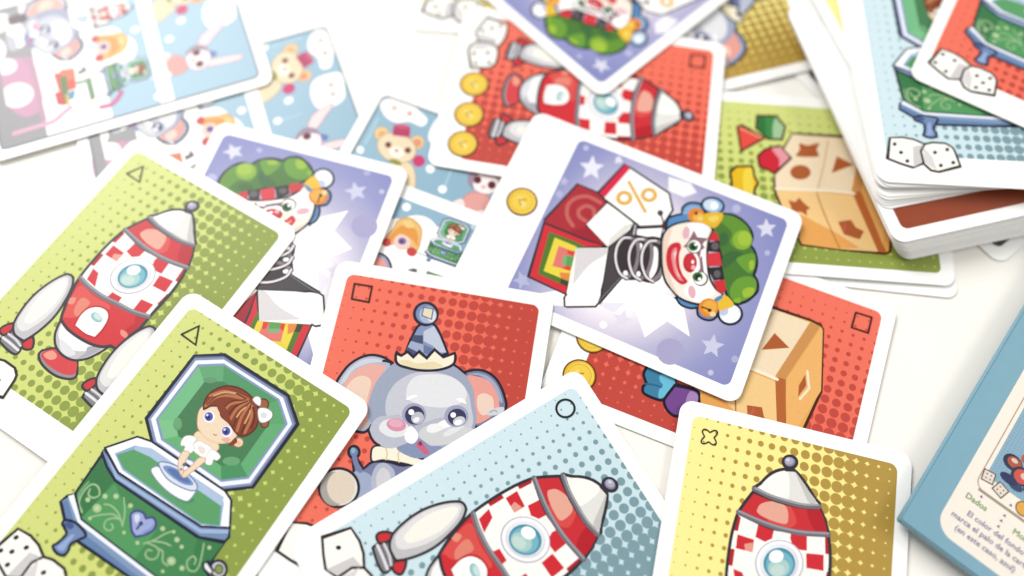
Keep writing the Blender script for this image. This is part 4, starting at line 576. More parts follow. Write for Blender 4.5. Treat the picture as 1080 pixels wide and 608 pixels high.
teddy_bear|f|d65a80|-1497,3225 -1506,3190 -1551,3150 -1626,3111 -1719,3078 -1815,3057 -1902,3051 -1964,3061 -1994,3084 -1985,3119 -1940,3159 -1865,3198 -1773,3231 -1675,3252 -1589,3258 -1527,3249||0|
teddy_bear|f|d83a78|-586,2293 -567,2215 -578,2138 -616,2074 -676,2032 -749,2018 -824,2036 -889,2081 -935,2147 -954,2225 -944,2303 -906,2368 -845,2410 -772,2424 -697,2406 -632,2360||0|
rabbit|f|f8e2e3|845,2409 470,2675 273,3142 297,3400 631,3047 982,2647||0.25|c8909c
rabbit|f|f8e2e3|1601,2605 1618,3216 1743,3697 1894,3515 1877,2961 1797,2508||0.25|c8909c
rabbit|f|6f86c4|1229,2750 1366,2928 1518,2811 1371,2659||0|
rabbit|f|fbeeee|1848,2307 1824,2159 1733,2033 1590,1949 1416,1920 1236,1948 1079,2031 967,2157 919,2305 941,2455 1032,2582 1176,2668 1353,2697 1534,2668 1692,2583 1802,2456||0.25|d8a0a4
rabbit|f|a893a6|1015,2004 843,2289 932,2578 1241,2719 1090,2452 1084,2151 1190,1959||0|
rabbit|f|6a2430|1273,2349 1284,2299 1276,2249 1251,2208 1212,2181 1166,2172 1119,2184 1078,2213 1051,2256 1040,2306 1047,2356 1072,2397 1111,2425 1158,2433 1205,2422 1245,2392||0|
rabbit|f|6a2430|1744,2355 1755,2303 1747,2252 1720,2209 1680,2181 1632,2172 1583,2184 1542,2214 1513,2259 1502,2311 1510,2363 1537,2406 1577,2434 1625,2443 1674,2431 1716,2400||0|
rabbit|f|f0b0b0|1487,2171 1491,2148 1485,2124 1469,2104 1447,2090 1422,2084 1397,2088 1376,2100 1362,2119 1358,2142 1365,2166 1380,2187 1402,2201 1427,2206 1452,2203 1473,2190||0|
rabbit|f|f0aca4|1008,1590 1227,1869 1713,1883 1791,1440 1510,1191 1136,1225||0.25|c88a88
rabbit|f|fbe8e4|762,1255 962,1512 1155,1302 998,1064||0|
rabbit|f|fbe8e4|1520,1166 1678,1404 1826,1293 1658,1080||0|
rabbit|f|5c4a58|1175,1253 1479,1264 1488,1181 1184,1170||0|
shelf|f|fdfdfc|-2760,1300 2760,1290 2760,840 -2760,860|A|0|
shelf|f|fbfaf7|-2760,-4000 2760,-4000 2760,-600 -2760,-600|A|0|
shelf|f|fdfbf6|-2700,-600 -2650,200 -2000,550 -1300,400 -1100,-600|0,4|0|
shelf|f|fcfaf4|-900,-600 -820,-50 -450,200 -150,50 0,-600|0,4|0|
shelf|f|fcfaf4|860,-100 810,145 667,353 453,491 200,540 -53,491 -267,353 -410,145 -460,-100 -410,-345 -267,-553 -53,-691 200,-740 453,-691 667,-553 810,-345||0|
shelf|f|fbfaf6|600,-600 550,200 900,460 1250,300 1350,-600|0,4|0|
shelf|l|b9bcc0|-2760,-620 2760,-620|A|0.3|
shelf|f|c9ccd0|-2760,-1280 -600,-1280 -600,-1360 -2760,-1360|A|0|
shelf|f|8a8a8c|-582,-1375 -434,-1314 -254,-1375 -475,-1440||0|
shelf|f|8a8a8c|432,-1228 542,-1139 696,-1146 583,-1230||0|
shelf|f|f8fcfd|-328,675 -315,623 -323,571 -350,527 -393,498 -443,489 -495,499 -540,529 -572,573 -584,625 -577,677 -549,721 -507,750 -456,760 -404,749 -359,719||0|
shelf|f|d4e8f0|1768,814 1774,781 1765,749 1744,720 1713,701 1678,693 1643,698 1613,715 1595,742 1589,774 1597,807 1618,835 1649,855 1685,863 1720,858 1749,841||0|
rag_doll|f|f6c878|-587,-553 -503,-127 -493,131 -266,311 -2,295 286,87 427,-412 378,-663 77,-446 -244,-300 -329,-669||0.3|e09040
rag_doll|f|f2a248|-497,-527 -395,-82 -158,72 186,-10 376,-433 163,-299 -265,-253 -329,-558||0|
rag_doll|f|fbd88c|-348,152 -132,242 36,96 -179,7||0|
rag_doll|f|fbdcd0|169,-457 167,-550 127,-633 55,-693 -38,-721 -138,-714 -230,-671 -299,-600 -337,-511 -335,-418 -295,-334 -223,-274 -129,-245 -28,-253 64,-296 133,-368||0|
rag_doll|f|8a6aa8|13,-406 22,-448 14,-492 -12,-529 -51,-554 -98,-564 -144,-557 -183,-533 -210,-498 -219,-455 -210,-411 -184,-374 -145,-349 -99,-339 -53,-346 -13,-370||0|
rag_doll|f|3c2c5c|-68,-450 -64,-468 -66,-485 -74,-499 -88,-508 -104,-511 -121,-507 -135,-497 -145,-482 -150,-465 -148,-448 -139,-434 -126,-424 -110,-421 -93,-425 -79,-435||0|
rag_doll|f|d84848|-368,-659 -373,-710 -399,-754 -442,-784 -496,-795 -551,-786 -601,-757 -637,-714 -654,-663 -649,-612 -623,-567 -580,-538 -526,-527 -471,-536 -421,-565 -385,-608||0|
rag_doll|f|d84848|450,-655 444,-708 416,-753 370,-784 314,-795 255,-786 203,-757 165,-712 148,-659 154,-606 182,-561 228,-530 285,-518 344,-528 396,-557 434,-602||0|""",
'summary_lower': """white_floor|f|fdfcfa|-2760,-1400 2760,-1400 2760,-2600 -2760,-2600|A|0|
backdrop|f|a5a3a6|-2760,-2630 2760,-2630 2760,-4000 -2760,-4000|A|0|
backdrop|f|fbf8f4|-950,-3000 -992,-2878 -1111,-2774 -1290,-2704 -1500,-2680 -1710,-2704 -1889,-2774 -2008,-2878 -2050,-3000 -2008,-3122 -1889,-3226 -1710,-3296 -1500,-3320 -1290,-3296 -1111,-3226 -992,-3122||0|
backdrop|f|f4f2f2|-1800,-3500 -1830,-3328 -1917,-3182 -2047,-3084 -2200,-3050 -2353,-3084 -2483,-3182 -2570,-3328 -2600,-3500 -2570,-3672 -2483,-3818 -2353,-3916 -2200,-3950 -2047,-3916 -1917,-3818 -1830,-3672||0|
backdrop|f|fbf8f4|-600,-3700 -638,-3585 -746,-3488 -909,-3423 -1100,-3400 -1291,-3423 -1454,-3488 -1562,-3585 -1600,-3700 -1562,-3815 -1454,-3912 -1291,-3977 -1100,-4000 -909,-3977 -746,-3912 -638,-3815||0|
backdrop|f|fdfcfb|-2760,-2600 -1800,-2600 -1800,-2800 -2760,-2800|A|0|
backdrop|f|d9a2bf|-608,-3202 -476,-2652 340,-2589 1320,-2554 1773,-2784 1772,-3214 1264,-3579 711,-3703 454,-4057 -545,-3943|0,1,3|0|
backdrop|f|fdf6ec|931,-2802 1116,-2834 1267,-2936 1360,-3092 1382,-3277 1329,-3464 1211,-3625 1044,-3737 854,-3781 668,-3751 515,-3651 420,-3496 396,-3309 448,-3119 569,-2955 739,-2844||0|
backdrop|f|fdf4f2|-320,-3147 -196,-3169 -96,-3237 -34,-3343 -18,-3468 -52,-3595 -131,-3705 -241,-3780 -368,-3810 -491,-3790 -592,-3722 -656,-3617 -672,-3491 -638,-3362 -559,-3252 -447,-3176||0|
backdrop|f|c9a0b4|-570,-3059 -476,-2652 2165,-2561 2140,-2715 932,-2743 -138,-2820|0,1,2|0|
backdrop|f|a5a3a6|-2760,-3680 2760,-3650 2760,-4000 -2760,-4000|A|0|
backdrop|l|eab4cc|2309,-3566 2288,-2902 2265,-2374 2068,-2058 1914,-1794||1.6|
backdrop|l|d86a9c|2231,-921 2242,-631 2100,-410 1880,-224||1.5|
backdrop|f|f6fbfd|2492,931 2544,911 2581,875 2597,830 2591,782 2564,738 2519,705 2463,688 2404,689 2353,709 2316,744 2299,789 2304,838 2332,882 2378,915 2434,932||0|
toy_stack|f|e85a4c|447,-2114 481,-1477 1247,-1521 1314,-2044|A|0|
toy_stack|f|f08060|359,-1904 431,-1470 871,-1488 859,-1879|A|0|
toy_stack|f|5a8a50|639,-1945 645,-1749 1777,-1821 1740,-2009|A|0|
toy_stack|f|5ea0c0|1329,-1827 1300,-1554 1617,-1651 1640,-1849|A|0|
toy_stack|f|d84a4a|1195,-2197 1218,-1957 1795,-1945 1682,-2170|A|0|
toy_stack|f|7a9a74|972,-1208 970,-1035 1813,-1024 1883,-1181|A|0|
toy_stack|f|8aa884|994,-1507 1006,-1114 1107,-1106 1125,-1502|A|0|
toy_stack|f|f0c050|1373,-1882 1386,-1811 1815,-1803 1812,-1899|A|0|
toy_stack|f|6a6a6e|608,-1398 546,-1116 679,-1112 750,-1371|A|0|
toy_stack|f|6a5c60|-2387,-3207 -2380,-2601 -1952,-2581 -1994,-3179|A|0|
toy_stack|f|c8ccd4|-1600,-3327 -1448,-3097 -959,-3059 -980,-3304||0|
toy_stack|f|c8d4dc|-1647,-1152 -1590,-700 -1391,-732 -1295,-951||0|""",
}
POSE = {"C": [-111.308, 71.69, -0.48082, 3.71452, 0.018169, -0.002955],
  "J": [33.727, 97.294, -1.93597, -0.805051, 0.017841, 0.027883],
  "E": [-23.37, 40.324, -0.10073, 0.73581, -0.022243, 0.021378],
  "F": [-83.498, 21.677, -0.4924, 3.418243, 0.014919, 0.019176],
  "G": [1.605, 9.082, -0.96077, 1.449397, -0.019326, 0.017203],
  "H": [71.447, 4.538, -0.1779, 1.731719, -0.008842, 0.008483],
  "I": [60.264, 68.516, -1.89058, -0.031426, 0.003303, 0.009973],
  "K": [18.425, 147.659, -1.68588, 2.836212, 0.012717, -0.007201],
  "L": [32.081, 202.105, 2.37617, 6.856592, 0.010008, -0.026357],
  "N": [86.099, 123.884, -1.5777, 2.865503, -0.008545, -0.004741],
  "D": [-73.507, 82.964, -0.21761, 3.19452, 0.018169, -0.002955],
  "O": [134.648, 162.229, 0.01531, 14.0, 0.0, 0.0],
  "Q": [164.856, 180.633, -0.46024, 15.0, 0.0, 0.0],
  "A": [-132.803, 158.771, -1.14803, 3.186943, 0.004741, -0.010539],
  "A2": [-92.475, 130.489, -1.15124, 0.52, 0.0, 0.0],
  "B": [-30.826, 99.329, -0.31654, 0.21833, -0.009984, 0.00327],
  "M": [49.781, 184.426, -1.22539, 2.192758, 0.00301, -0.008364],
  "N0": [87.898, 122.001, -1.61705, 0.52, 0.0, 0.0],
  "X": [126.26, 151.536, 0.29824, 9.5, 0, 0],
  "Y": [130.755, 169.204, 0.35274, 12.5, 0, 0],
  "W": [131.926, 162.488, 0.09104, 13.0, 0, 0],
  "U": [123.761, 161.878, 0.28206, 9.86, 0, 0],
  "V": [131.999, 149.683, 0.28594, 2.4, 0, 0],
  "T": [-8.397, 216.681, 0.0, 0.45, 0, 0],
  "S": [139.286, 153.932, 0.72, 0.45, 0, 0]}
MINI = {"elephant": [0.6398, 0.0625, -13.34, -23.34], "musicbox": [0.2471, 0.0039, 11.85, -0.55], "rocket": [0.2268, 0.0049, -14.21, -0.36]}
COINS = {"K": [[-0.37, -35.06], [11.31, -34.45], [22.3, -34.21]], "J": [[-0.51, -34.89]], "I": [[10.67, -35.11], [22.55, -34.79]]}
BOOK = {"o": [102.18572065739704, 24.32683368164861, -0.6222169501309046, 6.0],
  "cream": [[8.09, 54.12], [6.88, 25.49], [6.08, 8.26], [6.58, 6.26], [11.38, 3.94], [24.9, 3.36]],
  "line": [[11.57, 48.46], [10.34, 28.48], [10.43, 21.63], [12.24, 20.16], [25.02, 19.59]],
  "mini": [[12.47, 46.52], [12.29, 30.08], [11.66, 25.77], [22.91, 24.12]],
  "dice": [[12.82, 24.21], [16.74, 23.07]],
  "coin": [[23.43, 22.42]],
  "arrows": [[13.65, 18.39], [20.54, 21.27], [20.43, 17.86], [20.31, 16.17], [20.36, 14.42]],
  "t1": [[10.29, 15.65], [16.06, 15.65]],
  "t2": [[12.62, 11.79]],
  "t3": [[9.49, 9.23]],
  "t4": [[11.76, 6.61]],
  "t5": [[23.7, 15.14]],
  "fig": [[16.16, 31.65], [19.0, 30.2], [19.11, 26.55], [19.92, 29.38]]}

CW, CH = 63.0, 87.585                          # card size
MARG, MARG_B, MARG_BP = 3.81, 9.34, 16.42      # white border; below the picture; below a lilac picture
T = 0.30                                       # card thickness

# ------------------------------------------------------------------ materials
INK = 0.70
def lin(c):
    return c / 12.92 if c <= 0.04045 else ((c + 0.055) / 1.055) ** 2.4
def col(hx, k=INK):
    if isinstance(hx, tuple): v = [x / 255 for x in hx]
    else: v = [int(hx[i:i + 2], 16) / 255 for i in (0, 2, 4)]
    k += (0.85 - k) * min(1.0, max(0.0, (min(v) - 0.82) / 0.15)) if k == INK else 0     # bare paper shows where nothing is printed
    return tuple(lin(x) * k for x in v) + (1,)

class N:
    """small node builder"""
    def __init__(s, name, rough=0.4, spec=0.5):
        s.m = bpy.data.materials.new(name); s.m.use_nodes = True
        s.t = s.m.node_tree; s.b = s.t.nodes['Principled BSDF']
        s.b.inputs['Roughness'].default_value = rough
        s.b.inputs['Specular IOR Level'].default_value = spec
    def n(s, t, **kw):
        x = s.t.nodes.new(t)
        for k, v in kw.items(): setattr(x, k, v)
        return x
    def l(s, a, b): s.t.links.new(a, b)
    def inp(s, sock, v):
        if isinstance(v, (int, float)): sock.default_value = v
        elif isinstance(v, tuple): sock.default_value = v
        else: s.l(v, sock)
    def math(s, op, a, b=0.0, c=None, clamp=False):
        x = s.n('ShaderNodeMath', operation=op); x.use_clamp = clamp
        s.inp(x.inputs[0], a); s.inp(x.inputs[1], b)
        if c is not None: s.inp(x.inputs[2], c)
        return x.outputs[0]
    def mix(s, f, a, b, blend='MIX'):
        x = s.n('ShaderNodeMix', data_type='RGBA', blend_type=blend)
        s.inp(x.inputs[0], f); s.inp(x.inputs[6], a); s.inp(x.inputs[7], b)
        return x.outputs[2]
    def noise(s, scale, detail=3, coord=None):
        x = s.n('ShaderNodeTexNoise'); x.inputs['Scale'].default_value = scale; x.inputs['Detail'].default_value = detail
        if coord is None: coord = s.n('ShaderNodeTexCoord').outputs['Object']
        s.l(coord, x.inputs['Vector'])
        return x.outputs['Fac']
    def paper(s, color, amount=0.05, scale=900):
        """ink on paper: a faint grain"""
        g = s.math('MULTIPLY_ADD', s.noise(scale), 2 * amount, 1 - amount)
        rgb = s.n('ShaderNodeCombineColor')
        for i in range(3): s.l(g, rgb.inputs[i])
        c = s.mix(1.0, color, rgb.outputs[0], 'MULTIPLY')
        s.l(c, s.b.inputs['Base Color'])
        return s.m

def mat_plain(name, c, rough=0.45, spec=0.4, amount=0.03, scale=700):
    a = N(name, rough, spec); return a.paper(c, amount, scale)
PAPER = mat_plain('card_paper', (0.84, 0.835, 0.815, 1), 0.42, 0.4, 0.02, 1200)
TABLE = mat_plain('table_white', (0.795, 0.77, 0.715, 1), 0.55, 0.3, 0.02, 30)

def mat_print():
    a = N('printed_ink', 0.38, 0.22)
    at = a.n('ShaderNodeAttribute', attribute_name='ink')
    return a.paper(at.outputs['Color'], 0.06, 1100)
PRINT = mat_print()

def mat_halftone(name, light, dark):
    """dots that grow from left to right until only four-pointed gaps stay light"""
    a = N(name, 0.38, 0.22)
    sep = a.n('ShaderNodeSeparateXYZ'); a.l(a.n('ShaderNodeTexCoord').outputs['Object'], sep.inputs[0])
    x = a.math('MULTIPLY', sep.outputs[0], 1000.0); y = a.math('MULTIPLY', sep.outputs[1], 1000.0)
    sx, sy = 3.01, 3.2
    cx = a.math('MULTIPLY_ADD', x, 1 / sx, 0.5 - 0.2 / sx + 40); cy = a.math('MULTIPLY_ADD', y, 1 / sy, 0.5 - 1.5 / sy + 40)
    fx = a.math('MULTIPLY', a.math('SUBTRACT', a.math('FRACT', cx), 0.5), sx)
    fy = a.math('MULTIPLY', a.math('SUBTRACT', a.math('FRACT', cy), 0.5), sy)
    ix = a.math('MULTIPLY', a.math('SUBTRACT', a.math('FLOOR', cx), 40.0), sx)
    rad = a.math('MULTIPLY_ADD', ix, 0.0345, 0.25 + 24.8 * 0.0345)
    rad = a.math('MAXIMUM', rad, 0.0)
    d = a.math('SQRT', a.math('ADD', a.math('MULTIPLY', fx, fx), a.math('MULTIPLY', fy, fy)))
    # neighbouring dots to the left and right are larger and smaller: use the smallest signed distance
    def signed(k):
        ax = a.math('SUBTRACT', fx, k * sx)
        dd = a.math('SQRT', a.math('ADD', a.math('MULTIPLY', ax, ax), a.math('MULTIPLY', fy, fy)))
        return a.math('SUBTRACT', dd, a.math('ADD', rad, k * sx * 0.0345))
    sd = a.math('MINIMUM', a.math('SUBTRACT', d, rad), a.math('MINIMUM', signed(1), signed(-1)))
    f = a.math('MULTIPLY_ADD', sd, -9.0, 0.5, clamp=True)
    tone = a.math('MULTIPLY_ADD', x, 1 / 110.0, 0.5, clamp=True)
    base = a.mix(tone, light[0], light[1])
    return a.paper(a.mix(f, base, dark), 0.05, 1000)
HT = {
    'green': mat_halftone('green_halftone', (col('e3ea94'), col('d8e46e')), col('97a84c')),
    'red': mat_halftone('red_halftone', (col('ff8069'), col('fa6c55')), col('cd4c40')),
    'blue': mat_halftone('blue_halftone', (col('def2f8'), col('cdebf4')), col('86a6b0')),
    'gold': mat_halftone('gold_halftone', (col('fff3a2', 0.8), col('fdea86', 0.8)), col('bf9d48')),
}
def mat_lilac():
    a = N('lilac_glow_print', 0.38, 0.22)
    sep = a.n('ShaderNodeSeparateXYZ'); a.l(a.n('ShaderNodeTexCoord').outputs['Object'], sep.inputs[0])
    dx = a.math('MULTIPLY_ADD', sep.outputs[0], 1000.0, -4.0); dy = a.math('MULTIPLY_ADD', sep.outputs[1], 1000.0, 2.0)
    dy = a.math('MAXIMUM', dy, a.math('MULTIPLY', dy, -1.5))
    d = a.math('SQRT', a.math('ADD', a.math('MULTIPLY', dx, dx), a.math('MULTIPLY', dy, dy)))
    r = a.n('ShaderNodeValToRGB'); a.l(a.math('MULTIPLY', d, 1 / 50.0, clamp=True), r.inputs[0])
    e = r.color_ramp.elements
    e[0].position = 0.26; e[0].color = col('ffffff')
    e[1].position = 0.98; e[1].color = col('8d92cb')
    for p, c in ((0.42, 'ece3f1'), (0.57, 'c6c3e2'), (0.78, '9ea1d3')):
        k = e.new(p); k.color = col(c)
    return a.paper(r.outputs[0], 0.04, 1000)
LILAC = mat_lilac()
SKYPRINT = mat_plain('pale_blue_print', col('93bcd2'), 0.38, 0.45, 0.05, 1000)
BROWN = mat_plain('brown_print', col('9c4422'), 0.45, 0.35, 0.08, 300)
DARK = mat_plain('charcoal_print', col('3a3e40'), 0.45, 0.35, 0.06, 300)
LINE = mat_plain('grey_line_print', col('8d9aa4'), 0.4, 0.4, 0.04, 900)
BOOKBLUE = mat_plain('blue_cover_print', col('7fb0c4'), 0.4, 0.45, 0.05, 260)
BOOKEDGE = mat_plain('blue_cover_edge', col('4f86a4'), 0.45, 0.4, 0.05, 260)
CREAM = mat_plain('cream_print', col('f7efe2'), 0.42, 0.4, 0.03, 400)

# ------------------------------------------------------------------ mesh helpers
def link(name, me, mat, parent=None, z=0.0):
    o = bpy.data.objects.new(name, me); SC.collection.objects.link(o)
    if mat and not me.materials: me.materials.append(mat)
    if parent: o.parent = parent
    o.location.z = z
    return o
def spline(pts, corners, sub=5, closed=True):
    n = len(pts); out = []
    segs = n if closed else n - 1
    for i in range(segs):
        j = (i + 1) % n
        p1, p2 = pts[i], pts[j]
        if i in corners and j in corners: out.append(p1); continue
        def nb(k, d, base, other):
            if k in corners: return (2 * base[0] - other[0], 2 * base[1] - other[1])
            q = k + d
            if not closed and (q < 0 or q >= n): return (2 * base[0] - other[0], 2 * base[1] - other[1])
            return pts[q % n]
        p0 = nb(i, -1, p1, p2); p3 = nb(j, 1, p2, p1)
        for s in range(sub):
            t = s / sub; t2 = t * t; t3 = t2 * t
            out.append(tuple(0.5 * (2 * p1[a] + (p2[a] - p0[a]) * t + (2 * p0[a] - 5 * p1[a] + 4 * p2[a] - p3[a]) * t2
                                    + (3 * p1[a] - p0[a] - 3 * p2[a] + p3[a]) * t3) for a in (0, 1)))
    if not closed: out.append(pts[-1])
    return out
class Ink:
    """flat printed shapes, each a hair above the one before, gathered into one mesh"""
    def __init__(s): s.v = []; s.f = []; s.c = []
    def add(s, vs, fs, c, z):
        b = len(s.v); s.v += [(x * MM, y * MM, z * MM) for x, y in vs]; s.c += [c] * len(vs)
        for f in fs:
            p, q, r = (vs[k] for k in f[:3])
            if (q[0] - p[0]) * (r[1] - p[1]) - (q[1] - p[1]) * (r[0] - p[0]) < 0: f = tuple(reversed(f))
            s.f.append([b + k for k in f])
    def fill(s, pts, c, z):
        tri = geometry.tessellate_polygon([[Vector((x, y, 0)) for x, y in pts]])
        s.add(pts, [tuple(t) for t in tri], c, z)
    def stroke(s, pts, w, c, z, closed=True):
        n = len(pts); L = []; R = []
        for i in range(n):
            a = pts[(i - 1) % n] if closed or i > 0 else pts[i]
            b = pts[(i + 1) % n] if closed or i < n - 1 else pts[i]
            d = Vector((b[0] - a[0], b[1] - a[1]))
            if d.length < 1e-9: d = Vector((1, 0))
            d.normalize()
            e = Vector((pts[i][0] - a[0], pts[i][1] - a[1]))
            k = 1.0
            if e.length > 1e-9: k = 1 / max(0.6, abs(e.normalized().dot(d)))
            nx, ny = -d.y * w / 2 * k, d.x * w / 2 * k
            L.append((pts[i][0] + nx, pts[i][1] + ny)); R.append((pts[i][0] - nx, pts[i][1] - ny))
        m = n if closed else n - 1
        for i in range(m):
            j = (i + 1) % n
            q = [L[i], R[i], R[j], L[j]]
            s.add(q, [(0, 1, 2), (0, 2, 3)], c, z)
        if not closed:
            for p in (pts[0], pts[-1]): s.disc(p[0], p[1], w / 2, w / 2, c, z + 0.0008, 8)
    def disc(s, x, y, rx, ry, c, z, n=20):
        ring = [(x + rx * math.cos(2 * math.pi * k / n), y + ry * math.sin(2 * math.pi * k / n)) for k in range(n)]
        s.add(ring, [(0, k, k + 1) for k in range(1, n - 1)], c, z)
    def obj(s, name, parent):
        me = bpy.data.meshes.new(name); me.from_pydata(s.v, [], s.f)
        a = me.attributes.new('ink', 'FLOAT_COLOR', 'POINT')
        a.data.foreach_set('color', [x for c in s.c for x in c])
        me.update()
        return link(name, me, PRINT, parent)

def read_art(name):
    out = []
    for row in ART[name].split('\n'):
        g, k, c, p, C, w, oc = row.split('|')
        pts = [tuple(int(v) / 100 for v in q.split(',')) for q in p.split()]
        cs = set(range(len(pts))) if C == 'A' else set(int(v) for v in C.split(',') if v)
        out.append((g, k, c, pts, cs, float(w), oc))
    return out
PARTNAME = {'second_booster': 'booster', 'second_collar': 'collar', 'third_collar': 'collar', 'second_bell': 'bell', 'second_ear': 'ear', 'second_gem': 'gem'}
STEP = 0.003
def draw(name, z0=0.02, tf=None, skip=()):
    """returns [(group, ink)] for a drawing; a shape lies one step above whatever it overlaps"""
    groups = {}; order = []; boxes = []
    sc = math.hypot(tf[0], tf[1]) if tf else 1.0
    for g, k, c, pts, cs, w, oc in read_art(name):
        if g in skip: continue
        if tf: pts = [(tf[0] * x - tf[1] * y + tf[2], tf[1] * x + tf[0] * y + tf[3]) for x, y in pts]
        w *= sc * (1.35 if w >= 0.4 and k == 'f' else 1.0)
        if g not in groups: groups[g] = Ink(); order.append(g)
        ink = groups[g]
        path = spline(pts, cs, 5 if sc > 0.6 else 3, k == 'f')
        xs = [p[0] for p in path]; ys = [p[1] for p in path]
        b = (min(xs) - w, max(xs) + w, min(ys) - w, max(ys) + w)
        lev = 1 + max([q[4] for q in boxes if q[0] < b[1] and b[0] < q[1] and q[2] < b[3] and b[2] < q[3]], default=0)
        z = z0 + lev * STEP
        if k == 'f':
            if c != 'none': ink.fill(path, col(c), z)
            if w: ink.stroke(path, w, col(oc), z + STEP * 0.5)
        else: ink.stroke(path, w, col(c), z, False)
        boxes.append(b + (lev,))
    return [(g, groups[g]) for g in order], z0 + STEP * max(q[4] for q in boxes)
CACHE = {}
def put_drawing(name, parent, z=0.02, tf=None, part=None, skip=()):
    key = (name, tuple(tf) if tf else None)
    if key not in CACHE:
        inks, top = draw(name, z, tf, skip)
        rows = []
        if part:                                # a small drawing: one mesh
            one = Ink()
            for g, i in inks:
                b = len(one.v); one.v += i.v; one.c += i.c; one.f += [[b + k for k in f] for f in i.f]
            inks = [(part, one)]
        for g, i in inks:
            o = i.obj(PARTNAME.get(g, g), parent); rows.append((o.name.split('.')[0], o.data))
        CACHE[key] = (rows, top)
        return top
    rows, top = CACHE[key]
    for nm, me in rows:
        link(nm, me, None, parent)
    return top
def rounded(w, h, r, x0=0.0, y0=0.0, n=8):
    p = []
    for cx, cy, a in ((w / 2 - r, h / 2 - r, 0), (-w / 2 + r, h / 2 - r, 90), (-w / 2 + r, -h / 2 + r, 180), (w / 2 - r, -h / 2 + r, 270)):
        for k in range(n + 1):
            t = math.radians(a + 90 * k / n); p.append((x0 + cx + r * math.cos(t), y0 + cy + r * math.sin(t)))
    return p
def slab(name, outline, z0, z1, bevel=0.0):
    bm = bmesh.new()
    f = bm.faces.new([bm.verts.new((x * MM, y * MM, z0 * MM)) for x, y in outline])
    r = bmesh.ops.extrude_face_region(bm, geom=[f])
    bmesh.ops.translate(bm, verts=[v for v in r['geom'] if isinstance(v, bmesh.types.BMVert)], vec=(0, 0, (z1 - z0) * MM))
    bmesh.ops.recalc_face_normals(bm, faces=bm.faces)
    if bevel:
        ed = [e for e in bm.edges if len(e.link_faces) == 2 and e.calc_face_angle(0) > 1.0]
        bmesh.ops.bevel(bm, geom=ed, offset=bevel * MM, segments=2, affect='EDGES')
    me = bpy.data.meshes.new(name); bm.to_mesh(me); bm.free(); return me
def sheet(name, outline, z):
    me = bpy.data.meshes.new(name)
    me.from_pydata([(x * MM, y * MM, z * MM) for x, y in outline], [], [list(range(len(outline)))]); me.update()
    return me

CARD_ME = slab('card_stock', rounded(CW, CH, 3.7), -T, 0.0, 0.05)
def panel_outline(mb): return rounded(CW - 2 * MARG, CH - MARG - mb, 2.1, 0, (mb - MARG) / 2)
PANEL_ME = {}
def panel(kind, mb, mat):
    k = (kind, mb)
    if k not in PANEL_ME:
        me = sheet('picture_panel', panel_outline(mb), 0.015); me.materials.append(mat); PANEL_ME[k] = me
    return PANEL_ME[k]

def place(o, x, y, th, a, b, c):
    """lie on the plane z = a + b x + c y (mm)"""
    n = Vector((-b, -c, 1)).normalized()
    u = Vector((math.cos(th), math.sin(th), 0)); u = (u - n * u.dot(n)).normalized(); v = n.cross(u)
    p = Vector((x, y, a + b * x + c * y)) * MM
    o.matrix_world = Matrix(((u.x, v.x, n.x, p.x), (u.y, v.y, n.y, p.y), (u.z, v.z, n.z, p.z), (0, 0, 0, 1)))
def thing(name, label, cat, group=None):
    o = bpy.data.objects.new(name, None); SC.collection.objects.link(o)
    o.empty_display_size = 0.01
    o['label'] = label; o['category'] = cat
    if group: o['group'] = group
    return o
def coin(parent, x, y, r=4.7):
    i = Ink(); z = 0.17
    i.disc(x, y, r, r, col('5f3a12'), z, 28); i.disc(x, y, r - 0.42, r - 0.42, col('f4c036'), z + 0.003, 28)
    i.disc(x, y + 0.2, r - 0.85, r - 0.9, col('ffe05c'), z + 0.006, 28)
    i.disc(x, y, r - 1.35, r - 1.35, col('d09a2a'), z + 0.009, 28); i.disc(x, y, r - 1.5, r - 1.5, col('fdd850'), z + 0.012, 28)
    i.fill([(x - 1.6, y - 0.9), (x - 0.4, y - 1.9), (x + 1.9, y + 0.8), (x + 0.9, y + 1.9)], col('fde98a'), z + 0.015)
    i.stroke([(x - 1.0, y + 0.9), (x - 0.1, y - 1.1), (x + 1.2, y + 0.2)], 0.45, col('c9952a'), z + 0.018, False)
    return i.obj('coin_picture', parent)

GROUP = 'playing cards spread on the table'
def make_card(key, label, tint, drawing, dice=None, symbol=None):
    root = thing('playing_card', label, 'card', GROUP)
    link('card_stock', CARD_ME, PAPER, root)
    mb = MARG_BP if tint == 'lilac' else MARG_B
    mat = LILAC if tint == 'lilac' else HT[tint]
    pn = link('picture_panel', panel(tint, mb, mat), None, root)
    put_drawing(drawing, pn)
    if dice: put_drawing(dice, root, 0.15)
    if symbol: put_drawing(symbol, root, 0.15)
    for x, y in COINS.get(key, ()): coin(root, x, y)
    place(root, *POSE[key])
    return root

# ------------------------------------------------------------------ the table
bm = bmesh.new(); bmesh.ops.create_grid(bm, x_segments=1, y_segments=1, size=1.6)
me = bpy.data.meshes.new('table_top'); bm.to_mesh(me); bm.free()
tab = link('table_top', me, TABLE); tab['kind'] = 'structure'

